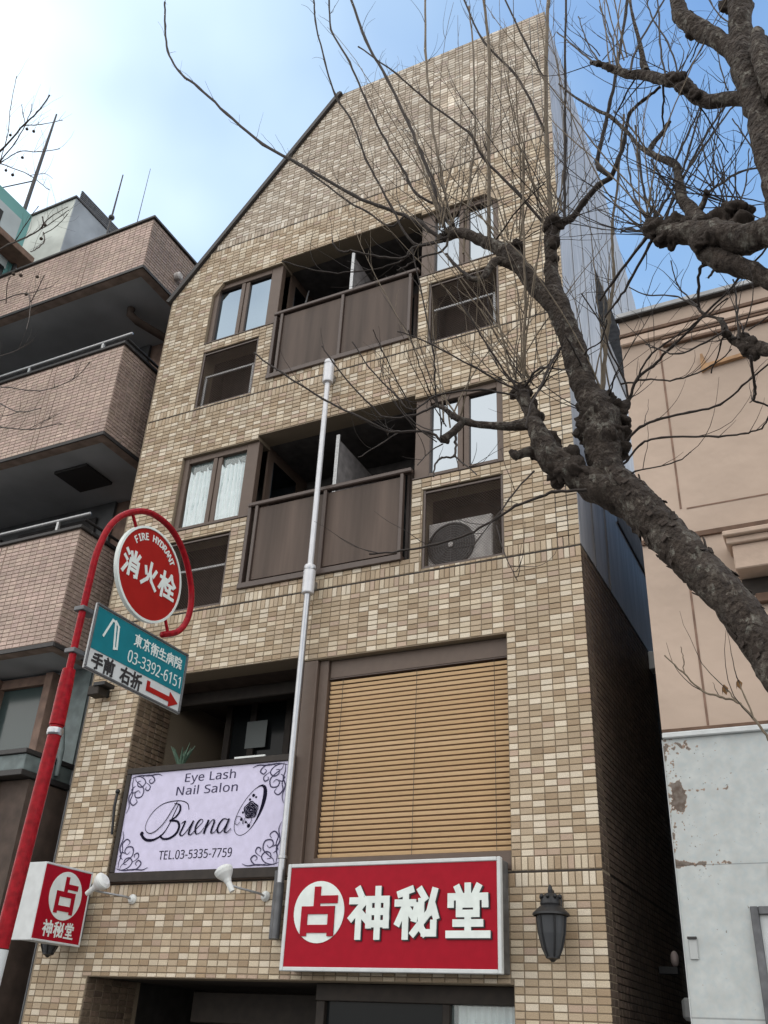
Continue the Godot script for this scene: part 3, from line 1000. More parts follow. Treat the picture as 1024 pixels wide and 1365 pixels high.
func furnishings() -> void:
	var spec := [
		[-7.44, -7.03, 7.42, 8.36, "white lace curtain bunched behind the left pane of the third floor left window"],
		[-6.93, -6.52, 7.42, 8.36, "white lace curtain bunched behind the right pane of the third floor left window"]]
	for q in spec:
		tag(put("curtain", cloth(q[0], q[1], q[2], q[3], -0.105, 6, 0.022, 0.09), M.curtain), q[4], "curtain", "lace curtains of the third floor window")
	tag(put("curtain", cloth(-3.56, -2.92, 0.3, 1.925, -0.40, 9, 0.02), M.curtain), "pale green pleated curtain in the shopfront under the red sign", "curtain")
	# blind
	var b := thing("slat_blind", "wide closed blind of honey coloured wooden slats above the red sign", "blind", Vector3(-3.95, 3.17, -0.12))
	var n := 36
	var sl := mb()
	sl.at(Transform3D(Basis.from_euler(Vector3(0.42, 0, 0)), Vector3.ZERO)).bbox(Vector3(-1.025, -0.0162, -0.003), Vector3(1.04, 0.0162, 0.003), 0.0015)
	var sm := sl.mesh()
	var woods := []
	for k in 4:
		var w: StandardMaterial3D = M.wood.duplicate()
		w.albedo_color = [lin(0.79, 0.55, 0.305), lin(0.75, 0.52, 0.285), lin(0.82, 0.58, 0.335), lin(0.77, 0.53, 0.295)][k]
		w.uv1_scale = Vector3(0.6, 6.0, 6.0)
		woods.append(w)
	for i in n:
		put_mesh("slat", sm, woods[rng.randi() % 4], b, Transform3D(Basis.from_euler(Vector3(rng.randf_range(-0.02, 0.02), 0, rng.randf_range(-0.0005, 0.0005))), Vector3(rng.randf_range(-0.002, 0.002), 0.033 + i * 0.0516, 0)))
	for x in [-0.86, 0.02, 0.88]:
		put("ladder_cord", mb().bar(Vector3(x, 0.01, 0.022), Vector3(x, 1.9, 0.022), 0.0025, 6), M.bronze, b)
	put("head_box", mb().bbox(Vector3(-1.03, 1.875, -0.05), Vector3(1.045, 1.888, 0.03), 0.003), M.bronze, b)
	# air conditioner behind the third floor right grille
	var ac := thing("air_conditioner", "grey outdoor air conditioner unit behind the third floor right mesh screen", "air conditioner", Vector3(-3.47, 6.155, -0.30))
	put("casing", mb().bbox(Vector3(-0.385, 0.0, -0.2), Vector3(0.385, 0.64, 0.16), 0.012), M.ac_case, ac)
	var ring := mb()
	ring.lathe(Vector3(-0.1, 0.32, 0.161), Vector3(0, 0, 1), [Vector2(0.285, 0.0), Vector2(0.285, 0.012), Vector2(0.265, 0.014), Vector2(0.265, 0.003), Vector2(0.0, 0.003)], 40)
	put("fan_opening", ring, M.black_iron, ac)
	var gd := mb()
	for k in 9: gd.lathe(Vector3(-0.1, 0.32, 0.176), Vector3(0, 0, 1), [Vector2(0.03 + k * 0.03, 0.0), Vector2(0.033 + k * 0.03, 0.003), Vector2(0.028 + k * 0.03, 0.003)], 32)
	for k in 8: gd.bar(Vector3(-0.1, 0.32, 0.181), Vector3(-0.1 + 0.275 * cos(k * TAU / 8), 0.32 + 0.275 * sin(k * TAU / 8), 0.181), 0.0025, 5)
	put("fan_guard", gd, M.grey_metal, ac)
	put("fan_hub", mb().lathe(Vector3(-0.1, 0.32, 0.18), Vector3(0, 0, 1), [Vector2(0.03, 0.0), Vector2(0.03, 0.008), Vector2(0.0, 0.012)], 16), M.ac_case, ac)
	# small things in the second floor recess
	var pl := thing("potted_plant", "small leafy pot plant on the ledge behind the lilac salon board", "plant", Vector3(-7.1, 4.15, -0.4))
	put("pot", mb().lathe(Vector3(0, 0, 0), Vector3.UP, [Vector2(0.06, 0.0), Vector2(0.085, 0.14), Vector2(0.0, 0.13)], 14), M.brown_frame, pl)
	for k in 9:
		var a := k * 2.4
		var lf := mb()
		lf.tube([Vector3(0, 0.13, 0), Vector3(0.05 * cos(a), 0.26, 0.05 * sin(a)), Vector3(0.14 * cos(a), 0.38 + 0.03 * (k % 3), 0.14 * sin(a))], [0.006, 0.02, 0.003], 5)
		put("leaf", lf, mat(lin(0.10, 0.17, 0.12), 0.6), pl)
	tag(put("plant_shelf", mb().bbox(Vector3(-7.55, 4.12, -0.6), Vector3(-5.32, 4.149, -0.2), 0.004), M.dark_brown), "dark shelf board in the recess behind the lilac salon board", "shelf")
	tag(put("paper_notice", mb().box(Vector3(-6.75, 4.72, -1.155), Vector3(-6.45, 5.06, -1.152)), mat(lin(0.17, 0.19, 0.19), 0.8)), "grey paper notice hung in the dark second floor window", "notice")
	tag(put("white_batten", mb().bbox(Vector3(-6.12, 4.25, -0.12), Vector3(-5.72, 4.285, -0.09), 0.004), M.white_paint), "short white strip lying above the salon board's top edge", "strip")
	# drying pole in the top balcony
	var dp := thing("drying_pole", "thin slanted laundry pole with white pegs in the top floor balcony", "laundry pole", Vector3(-6.2, 10.74, -0.2))
	put("pole", mb().bar(Vector3(0.05, 0.85, -0.35), Vector3(0.22, 0.0, 0.0), 0.012), M.rail, dp)
	put("peg", mb().bbox(Vector3(0.0, -0.02, 0.1), Vector3(0.03, 0.06, 0.13), 0.006), M.white_paint, dp)
	put("peg", mb().bbox(Vector3(0.17, -0.02, 0.1), Vector3(0.20, 0.05, 0.13), 0.006), M.white_paint, dp)

# ------------------------------------------------------------------ signs
func red_sign() -> void:
	var s := thing("red_sign", "large red shop sign box with white characters over the shop entrance", "shop sign", Vector3(-4.0, 2.14, 0.0))
	var x0 := -1.08
	var x1 := 1.085
	var h := 0.93
	put("box", mb().bbox(Vector3(x0 + 0.012, 0.012, 0.005), Vector3(x1 - 0.012, h - 0.012, 0.215), 0.006), M.grey_metal, s)
	var f := mb()
	f.bbox(Vector3(x0, 0, 0.19), Vector3(x0 + 0.035, h, 0.25), 0.006)
	f.bbox(Vector3(x1 - 0.035, 0, 0.19), Vector3(x1, h, 0.25), 0.006)
	f.bbox(Vector3(x0 + 0.036, 0, 0.19), Vector3(x1 - 0.036, 0.035, 0.25), 0.006)
	f.bbox(Vector3(x0 + 0.036, h - 0.035, 0.19), Vector3(x1 - 0.036, h, 0.25), 0.006)
	put("frame", f, M.off_white, s)
	put("red_panel", mb().box(Vector3(x0 + 0.036, 0.036, 0.216), Vector3(x1 - 0.036, h - 0.036, 0.24)), M.red_face, s)
	put("white_disc", mb().lathe(Vector3(-0.705, 0.50, 0.24), Vector3(0, 0, 1), [Vector2(0.268, 0.0), Vector2(0.268, 0.006), Vector2(0.0, 0.006)], 48), M.letter_white, s)
	var c := mb()
	strokes(c, KANJI.fortune, Vector3(-0.92, 0.305, 0.247), Vector3.RIGHT, Vector3.UP, 0.42, 0.40, 0.068, 0.008)
	put("character", c, M.red_face, s)
	var k := 0
	for q in ["god", "secret", "hall"]:
		var x: float = [-0.375, 0.095, 0.585][k]
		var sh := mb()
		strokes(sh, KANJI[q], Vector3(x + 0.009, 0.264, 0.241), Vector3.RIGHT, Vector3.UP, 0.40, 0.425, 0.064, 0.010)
		put("character_painted_shadow", sh, M.black_letter, s)  # black copy set low and right paints the shadow edge of the letters
		var w := mb()
		strokes(w, KANJI[q], Vector3(x, 0.272, 0.253), Vector3.RIGHT, Vector3.UP, 0.40, 0.425, 0.060, 0.006)
		put("character", w, M.letter_white, s)
		k += 1

func salon_sign() -> void:
	var s := thing("salon_sign", "lilac sign board with black swirls and script lettering beside the steel pole", "shop sign", Vector3(-6.37, 3.09, 0.0))
	var w := 1.05
	var h := 1.06
	var f := mb()
	f.bbox(Vector3(-w - 0.06, -0.10, -0.03), Vector3(w + 0.05, -0.001, 0.055), 0.006)
	f.bbox(Vector3(-w - 0.06, h + 0.001, -0.03), Vector3(w + 0.05, h + 0.07, 0.055), 0.006)
	f.bbox(Vector3(-w - 0.06, 0.0, -0.03), Vector3(-w - 0.001, h, 0.055), 0.006)
	f.bbox(Vector3(w + 0.001, 0.0, -0.03), Vector3(w + 0.05, h, 0.055), 0.006)
	put("frame", f, M.dark_brown, s)
	put("board", mb().box(Vector3(-w, 0, 0.0), Vector3(w, h, 0.034)), M.lilac, s)
	var z := 0.036
	for q in [["Eye Lash", 0.092, -0.28, 0.915], ["Nail Salon", 0.092, -0.375, 0.785], ["TEL.03-5335-7759", 0.09, -0.48, 0.115]]:
		var t := words(q[0], q[1])
		t.horizontal_alignment = HORIZONTAL_ALIGNMENT_LEFT
		var bx := t.get_aabb()
		var want: float = [0.67, 0.81, 0.94][["Eye Lash", "Nail Salon", "TEL.03-5335-7759"].find(q[0])]
		put_mesh("lettering", t, M.ink_soft if q[1] > 0.091 else M.ink, s, Transform3D(Basis.from_scale(Vector3(want / maxf(bx.size.x, 0.01), 1, 1)), Vector3(q[2] - bx.position.x * want / bx.size.x, q[3] - bx.position.y - (0.02 if q[0] == "Eye Lash" else 0.0), z)))
	# the name in a copperplate hand
	var nm := mb()
	var sc := Vector2(0.00326, 0.00275)
	var off := Vector2(-1.70, 2.52)
	var lines := [
		["470,690 462,668 440,655 405,652 360,660 325,685 303,722 300,755 320,772 345,765 375,735 400,690 418,655", 0.010, 0.006],
		["424,664 412,700 396,745 376,778 345,797 315,798 296,786 288,772", 0.030, 0.010],
		["405,662 428,668 434,690 420,715 396,728", 0.008, 0.026],
		["396,728 428,732 440,752 432,778 408,795 382,796 366,784", 0.022, 0.028],
		["448,742 462,733 456,757 448,780 458,788 474,772 488,748 496,734 488,760 484,782 494,786 508,772", 0.010, 0.022],
		["508,768 524,752 534,738 526,730 514,742 508,762 514,784 530,780 544,762", 0.008, 0.022],
		["544,760 556,734 550,760 544,786", 0.008, 0.026],
		["546,776 560,750 574,734 580,744 574,768 574,784 586,782 598,764", 0.008, 0.022],
		["632,738 616,734 602,750 596,772 604,786 618,776 632,750 638,734 632,756 626,780 636,786 650,772", 0.010, 0.022]]
	for l in lines:
		var pts := curve2(l[0], sc, off)
		var wd := []
		for i in pts.size():
			var dy := 0.0
			if i > 0: dy = ((pts[i - 1] as Vector2).y - (pts[i] as Vector2).y) / maxf(0.0001, (pts[i - 1] as Vector2).distance_to(pts[i]))
			wd.append(lerpf(l[1], l[2], clampf(dy, 0.0, 1.0)))
		ribbon(nm, pts, wd, Vector3(0, 0, 0.0345), Vector3.RIGHT, Vector3.UP, 0.001 + 0.0006 * lines.find(l))
	nm.lathe(Vector3(288 * sc.x + off.x, off.y - 772 * sc.y, 0.0347), Vector3(0, 0, 1), [Vector2(0.024, 0.0), Vector2(0.024, 0.003), Vector2(0.0, 0.003)], 14)
	put("script_lettering", nm, M.ink, s)
	# painted nail emblem: a slanted oval with a rose
	var em := mb()
	var c := Vector2(0.63, 0.575)
	var ax := Vector2(0.48, 0.88).normalized()
	var bx2 := Vector2(ax.y, -ax.x)
	var pts := []
	var wd := []
	for i in 49:
		var a := TAU * i / 48.0
		pts.append(c + ax * cos(a) * 0.275 + bx2 * sin(a) * (0.125 - 0.02 * cos(a)))
		wd.append(0.006 + 0.042 * pow(maxf(0.0, cos(a - 0.75)), 2.0))
	ribbon(em, pts, wd, Vector3(0, 0, 0.0345), Vector3.RIGHT, Vector3.UP, 0.001)
	for r in 4:
		var q := []
		var ww := []
		for i in 25:
			var a := TAU * i / 24.0 + r
			var rr := 0.02 + r * 0.02 + 0.008 * sin(a * 5.0)
			q.append(c + Vector2(0.01, 0.0) + Vector2(cos(a), sin(a)) * rr)
			ww.append(0.006 + 0.012 * absf(sin(a * 2.5 + r)))
		ribbon(em, q, ww, Vector3(0, 0, 0.0345), Vector3.RIGHT, Vector3.UP, 0.004 + r * 0.001)
	for q in [[0.02, 0.15, 0.018], [-0.02, 0.11, 0.013], [0.055, 0.13, 0.012], [-0.09, -0.02, 0.012], [-0.1, -0.09, 0.016], [-0.04, -0.12, 0.013], [0.0, -0.16, 0.02]]:
		em.lathe(Vector3(c.x + q[0], c.y + q[1], 0.0347), Vector3(0, 0, 1), [Vector2(q[2], 0.0), Vector2(q[2], 0.003), Vector2(0.0, 0.003)], 10)
	for sgn in [-1.0, 1.0]:
		ribbon(em, curve2("0,0 -3,-8 -10,-10 -13,-4 -9,1 -5,-3", Vector2(0.008 * sgn, 0.008), c + Vector2(-0.07, -0.14)), fill(41, 0.006), Vector3(0, 0, 0.0345), Vector3.RIGHT, Vector3.UP, 0.009)
	put("nail_emblem", em, M.ink, s)
	# corner scrollwork
	for cx in [-1, 1]:
		for cy in [-1, 1]:
			var g := mb()
			var o := Vector2(cx * (w - 0.01), (h - 0.012) if cy > 0 else 0.012)
			var n := 0
			for t in ["0,4 10,2 20,5 25,12 20,18 13,16 12,10 17,9", "6,0 8,8 16,14 24,22 22,32 13,33 10,27 15,23 19,27", "2,20 6,28 4,38 10,44 16,40 13,35", "18,3 28,1 36,4 40,10 35,14 31,10 34,7", "26,12 34,18 32,24 27,22 28,18", "4,2 3,12 5,22 1,32 4,46 1,56", "2,3 14,1 30,2 44,1 52,4", "9,16 4,20 6,26 11,24"]:
				var l := curve2(t, Vector2(-0.0084 * cx, 0.0076 * cy), o, 6)
				var ww := []
				for i in l.size(): ww.append(0.004 + 0.010 * sin(PI * i / (l.size() - 1.0)))
				ribbon(g, l, ww, Vector3(0, 0, 0.0345), Vector3.RIGHT, Vector3.UP, 0.001 + n * 0.0005)
				n += 1
			put("scrollwork", g, M.ink_soft, s)

func fill(n: int, x: float) -> Array:
	var a := []
	for i in n: a.append(x)
	return a

func projecting_sign() -> void:
	var s := thing("projecting_sign", "small box sign with red sides sticking out over the left tiled pillar", "projecting sign", Vector3(-7.76, 2.34, 0.14))
	put("box", mb().bbox(Vector3(-0.13, 0.01, 0.01), Vector3(0.128, 0.73, 0.685), 0.006), M.off_white, s)
	put("white_front", mb().bbox(Vector3(-0.14, 0.0, 0.66), Vector3(0.128, 0.74, 0.695), 0.005), M.off_white, s)
	var f := mb()
	f.bbox(Vector3(0.1285, 0.0, 0.0), Vector3(0.142, 0.02, 0.69), 0.003)
	f.bbox(Vector3(0.1285, 0.72, 0.0), Vector3(0.142, 0.74, 0.69), 0.003)
	f.bbox(Vector3(0.1285, 0.021, 0.0), Vector3(0.142, 0.719, 0.018), 0.003)
	put("edge_strip", f, M.off_white, s)
	put("red_panel", mb().box(Vector3(0.129, 0.021, 0.019), Vector3(0.137, 0.719, 0.688)), M.red_face, s)
	var R := Vector3(0, 0, -1)
	put("white_disc", mb().lathe(Vector3(0.137, 0.455, 0.345), Vector3(1, 0, 0), [Vector2(0.235, 0.0), Vector2(0.235, 0.004), Vector2(0.0, 0.004)], 40), M.letter_white, s)
	var c := mb()
	strokes(c, KANJI.fortune, Vector3(0.1415, 0.29, 0.345 + 0.165), R, Vector3.UP, 0.33, 0.34, 0.052, 0.004)
	put("character", c, M.red_face, s)
	for k in 3:
		var g := mb()
		strokes(g, KANJI[["god", "secret", "hall"][k]], Vector3(0.1375, 0.055, 0.575 - k * 0.155), R, Vector3.UP, 0.135, 0.15, 0.017, 0.003)
		put("character", g, M.letter_white, s)
	put("bracket", mb().bbox(Vector3(-0.03, 0.1, -0.14), Vector3(0.03, 0.64, -0.001), 0.006), M.grey_metal, s)

func hydrant_sign() -> void:
	var s := thing("fire_hydrant_sign", "tall red pole with a looped top holding the round red fire hydrant sign", "street sign", Vector3(-4.0, 0, 4.58))
	var arch := "0,0,0,.022 0,3.6,0,.022 0,3.94,-.004,.022 0,4.18,-.014,.022 0,4.40,-.078,.022 0,4.56,-.21,.022 0,4.665,-.405,.022 0,4.662,-.64,.022 0,4.545,-.827,.022 0,4.337,-.96,.022 0,4.14,-.98,.022 0,3.99,-.90,.022 0,3.90,-.74,.022"
	var d := parse4(arch)
	d[0].remove_at(0); d[1].remove_at(0)
	d[0][0] = Vector3(0, 3.3, 0)
	var sp := spline(d[0], d[1], 6)
	put("looped_pipe", mb().tube(sp[0], sp[1], 14), M.red_paint, s)
	put("upper_sleeve", mb().lathe(Vector3(0, 0, 0), Vector3.UP, [Vector2(0.04, 3.055), Vector2(0.044, 3.06), Vector2(0.042, 3.3), Vector2(0.038, 3.39), Vector2(0.022, 3.40)], 20), M.red_paint, s)
	put("steel_band", mb().lathe(Vector3.ZERO, Vector3.UP, [Vector2(0.0, 3.0), Vector2(0.043, 3.0), Vector2(0.046, 3.01), Vector2(0.046, 3.03), Vector2(0.043, 3.04), Vector2(0.0, 3.04)], 20), M.pole, s)
	put("lower_pole", mb().tube([Vector3(-0.042, 1.91, 0), Vector3(-0.02, 2.5, 0), Vector3(0, 3.0, 0), Vector3(0, 3.055, 0)], [0.041, 0.04, 0.038, 0.038], 20), M.red_paint, s)
	put("white_base", mb().tube([Vector3(-0.112, 0.0, 0), Vector3(-0.042, 1.905, 0)], [0.044, 0.0425], 20), M.off_white, s)
	put("base_flange", mb().lathe(Vector3(-0.112, 0, 0), Vector3.UP, [Vector2(0.11, 0.0), Vector2(0.11, 0.018), Vector2(0.046, 0.03)], 20), M.off_white, s)
	var c := Vector3(0.0, 4.245, -0.51)
	var hg := mb()
	hg.bar(Vector3(0, 4.585, -0.235), Vector3(0, 4.49, -0.31), 0.011)
	hg.bar(Vector3(0, 4.02, -0.74), Vector3(0, 3.925, -0.80), 0.011)
	put("hanger", hg, M.red_paint, s)
	var r := 0.325
	put("disc", mb().lathe(c, Vector3(1, 0, 0), [Vector2(0.0, -0.012), Vector2(r - 0.004, -0.012), Vector2(r - 0.004, 0.008), Vector2(0.0, 0.008)], 48), M.red_sign, s)
	put("white_rim", mb().lathe(c, Vector3(1, 0, 0), [Vector2(r - 0.003, -0.018), Vector2(r + 0.006, -0.016), Vector2(r + 0.006, 0.012), Vector2(r - 0.010, 0.014), Vector2(r - 0.011, 0.0085)], 48), M.letter_white, s)
	var k := 0
	var R := Vector3(0, 0, -1)
	for q in ["extinguish", "fire", "plug"]:
		var g := mb()
		strokes(g, KANJI[q], c + Vector3(0.0085, -0.10, 0.273 - k * 0.184), R, Vector3.UP, 0.172, 0.19, 0.024, 0.002)
		put("character", g, M.letter_white, s)
		k += 1
	k = 0
	for ch in "FIRE HYDRANT":
		if ch != " ":
			var t := words(ch, 0.05, true)
			var a := deg_to_rad(48.0 - k * 96.0 / 11.0)
			var bx := t.get_aabb()
			var up := Vector3(0, cos(a), sin(a))
			var rt := Vector3(0, -sin(a) * -1.0, -cos(a))
			rt = up.cross(Vector3(1, 0, 0))
			var o := c + up * 0.232 + Vector3(0.0095, 0, 0) - rt * (bx.position.x + bx.size.x * 0.5) - up * bx.position.y
			put_mesh("letter", t, M.letter_white, s, Transform3D(Basis(rt, up, Vector3(1, 0, 0)), o))
		k += 1
	# direction plate strapped to the pole
	var p := thing("direction_plate", "teal and white hospital direction plate with a red arrow clamped to the red pole", "direction sign", Vector3(-3.955, 3.42, 4.52))
	var w := 0.925
	var h := 0.42
	var B := Basis(R, Vector3.UP, Vector3(1, 0, 0))
	var m := mb().at(Transform3D(B, Vector3.ZERO))
	m.bbox(Vector3(0, 0, -0.012), Vector3(w, h, 0.0), 0.003)
	put("plate", m, M.off_white, p)
	m = mb().at(Transform3D(B, Vector3.ZERO))
	m.box(Vector3(0.018, 0.135, 0.0005), Vector3(w - 0.018, h - 0.018, 0.003))
	put("teal_field", m, M.teal, p)
	m = mb().at(Transform3D(B, Vector3.ZERO))
	m.bbox(Vector3(0, 0, 0.0005), Vector3(w, 0.014, 0.012), 0.003)
	m.bbox(Vector3(0, h - 0.014, 0.0005), Vector3(w, h, 0.012), 0.003)
	m.bbox(Vector3(0, 0.015, 0.0005), Vector3(0.014, h - 0.015, 0.012), 0.003)
	m.bbox(Vector3(w - 0.014, 0.015, 0.0005), Vector3(w, h - 0.015, 0.012), 0.003)
	put("frame", m, M.grey_metal, p)
	var lg := mb()
	strokes(lg, "2,72 38,8 58,10;56,10 74,96 90,92;90,92 78,20 58,8", Vector3(0.004, 0.19, -0.10), R, Vector3.UP, 0.15, 0.19, 0.015, 0.002)
	put("emblem", lg, M.letter_white, p)
	k = 0
	for q in ["east", "capital", "guard", "life", "ill", "house"]:
		var g := mb()
		strokes(g, KANJI[q], Vector3(0.0035, 0.285, -0.375 - k * 0.083), R, Vector3.UP, 0.076, 0.082, 0.009, 0.0015)
		put("character", g, M.letter_white, p)
		k += 1
	var tn := words("03-3392-6151", 0.078)
	var bb := tn.get_aabb()
	put_mesh("phone_number", tn, M.letter_white, p, Transform3D(B * Basis.from_scale(Vector3(0.54 / bb.size.x, 1, 1)), Vector3(0.0045, 0.165 - bb.position.y, -0.345 + bb.position.x * 0.54 / bb.size.x)))
	k = 0
	for q in ["hand", "before", "right", "turn"]:
		var g := mb()
		strokes(g, KANJI[q], Vector3(0.001, 0.022, -[0.05, 0.155, 0.31, 0.415][k]), R, Vector3.UP, 0.10, 0.105, 0.014, 0.002)
		put("character", g, M.black_letter, p)
		k += 1
	m = mb().at(Transform3D(B, Vector3(0.001, 0, 0)))
	m.prism([Vector2(0.565, 0.115), Vector2(0.595, 0.115), Vector2(0.595, 0.082), Vector2(0.80, 0.082), Vector2(0.80, 0.115), Vector2(0.895, 0.062), Vector2(0.80, 0.015), Vector2(0.80, 0.048), Vector2(0.565, 0.048)], 0.0, 0.003)
	put("arrow", m, M.red_sign, p)
	m = mb()
	for y in [0.07, 0.34]: m.bbox(Vector3(-0.09, y, -0.04), Vector3(-0.013, y + 0.03, 0.09), 0.004)
	put("clamp", m, M.grey_metal, p)

# ------------------------------------------------------------------ fittings on the facade
func steel_pole() -> void:
	var p := thing("steel_pole", "long shiny steel pole with two sleeves standing in front of the tiled facade", "pole", Vector3(-5.215, 2.42, 0.15))
	put("shaft", mb().lathe(Vector3.ZERO, Vector3.UP, [Vector2(0.034, 3.56), Vector2(0.034, 6.95), Vector2(0.0, 6.96)], 20), M.pole_white, p)
	put("middle_shaft", mb().lathe(Vector3.ZERO, Vector3.UP, [Vector2(0.037, 0.5), Vector2(0.037, 3.59)], 20), M.pole, p)
	put("lower_shaft", mb().lathe(Vector3.ZERO, Vector3.UP, [Vector2(0.0, 0.0), Vector2(0.04, 0.0), Vector2(0.04, 0.499)], 20), M.grey_metal, p)
	for y in [3.60, 6.62]:
		put("sleeve", mb().lathe(Vector3(0, y, 0), Vector3.UP, [Vector2(0.035, -0.01), Vector2(0.066, 0.0), Vector2(0.07, 0.01), Vector2(0.07, 0.34), Vector2(0.064, 0.355), Vector2(0.036, 0.36)], 24), M.pole_white, p)
		var c := mb()
		c.lathe(Vector3(0, y + 0.29, 0), Vector3.UP, [Vector2(0.07, 0.0), Vector2(0.074, 0.004), Vector2(0.074, 0.02), Vector2(0.07, 0.024)], 24)
		put("collar", c, M.pole, p)
		put("wall_bracket", mb().bbox(Vector3(-0.03, y + 0.1, -0.149), Vector3(0.03, y + 0.2, -0.066), 0.005), M.pole, p)
	put("junction_box", mb().bbox(Vector3(-0.09, 0.0, -0.13), Vector3(-0.041, 0.62, -0.02), 0.006), M.grey_metal, p)
	put("clip", mb().lathe(Vector3(0, 0.72, 0), Vector3.UP, [Vector2(0.041, 0.0), Vector2(0.048, 0.003), Vector2(0.048, 0.03), Vector2(0.041, 0.033)], 16), M.pole, p)

func spot_lamp(x: float, label: String, axis: Vector3, neck: Vector3) -> void:
	var s := thing("spot_lamp", label, "spot lamp", Vector3(x, 2.82, 0.0), "white spot lamps under the salon board")
	put("wall_plate", mb().lathe(Vector3.ZERO, Vector3(0, 0, 1), [Vector2(0.05, 0.002), Vector2(0.05, 0.02), Vector2(0.03, 0.05), Vector2(0.0, 0.05)], 18), M.white_paint, s)
	put("arm", mb().tube([Vector3(0, 0, 0.04), Vector3(0, 0.01, 0.12), Vector3(neck.x * 0.6, neck.y * 0.6, neck.z * 0.8), neck], [0.011, 0.011, 0.011, 0.011], 8), M.rail, s)
	put("lamp_holder", mb().lathe(neck, axis, [Vector2(0.0, -0.07), Vector2(0.026, -0.07), Vector2(0.03, 0.03), Vector2(0.0, 0.03)], 16), M.white_paint, s)
	put("reflector_bulb", mb().lathe(neck + axis.normalized() * 0.027, axis, [Vector2(0.032, 0.0), Vector2(0.042, 0.03), Vector2(0.082, 0.085), Vector2(0.092, 0.12), Vector2(0.09, 0.138), Vector2(0.06, 0.16), Vector2(0.0, 0.168)], 24), M.white_paint, s)

func lantern(at_: Vector3, label: String) -> void:
	var l := thing("wall_lantern", label, "wall lamp", at_, "black iron wall lanterns")
	var c := Vector3(0, 0, 0.2)
	put("back_plate", mb().bbox(Vector3(-0.045, 0.06, 0.002), Vector3(0.045, 0.36, 0.025), 0.008), M.black_iron, l)
	put("arm", mb().tube([Vector3(0, 0.14, 0.02), Vector3(0, 0.30, 0.07), Vector3(0, 0.37, 0.14), Vector3(0, 0.36, 0.2)], [0.014, 0.015, 0.015, 0.012], 8), M.black_iron, l)
	put("cap", mb().lathe(c, Vector3.UP, [Vector2(0.145, 0.165), Vector2(0.158, 0.172), Vector2(0.152, 0.187), Vector2(0.11, 0.225), Vector2(0.085, 0.245), Vector2(0.09, 0.26), Vector2(0.08, 0.31), Vector2(0.045, 0.34), Vector2(0.02, 0.35), Vector2(0.022, 0.37), Vector2(0.014, 0.40), Vector2(0.0, 0.42)], 16), M.black_iron, l)
	put("glass_body", mb().lathe(c, Vector3.UP, [Vector2(0.0, -0.15), Vector2(0.055, -0.14), Vector2(0.08, -0.08), Vector2(0.108, 0.03), Vector2(0.122, 0.164)], 12), mat(lin(0.06, 0.064, 0.07), 0.2), l)
	for k in 6:
		var a := TAU * k / 6.0
		var q := Vector3(cos(a), 0, sin(a))
		put("rib", mb().tube([c + q * 0.126 + Vector3(0, 0.165, 0), c + q * 0.112 + Vector3(0, 0.03, 0), c + q * 0.084 + Vector3(0, -0.08, 0), c + q * 0.052 + Vector3(0, -0.145, 0)], [0.008, 0.008, 0.008, 0.008], 6), M.black_iron, l)
	put("finial", mb().lathe(c, Vector3.UP, [Vector2(0.0, -0.185), Vector2(0.014, -0.18), Vector2(0.03, -0.165), Vector2(0.058, -0.155), Vector2(0.058, -0.14), Vector2(0.0, -0.138)], 14), M.black_iron, l)
	for k in 8:
		var a := TAU * k / 8.0
		put("crest", mb().blob(c + Vector3(cos(a) * 0.082, 0.315, sin(a) * 0.082), Vector3(0.016, 0.022, 0.016), null, 0.0, 5), M.black_iron, l)

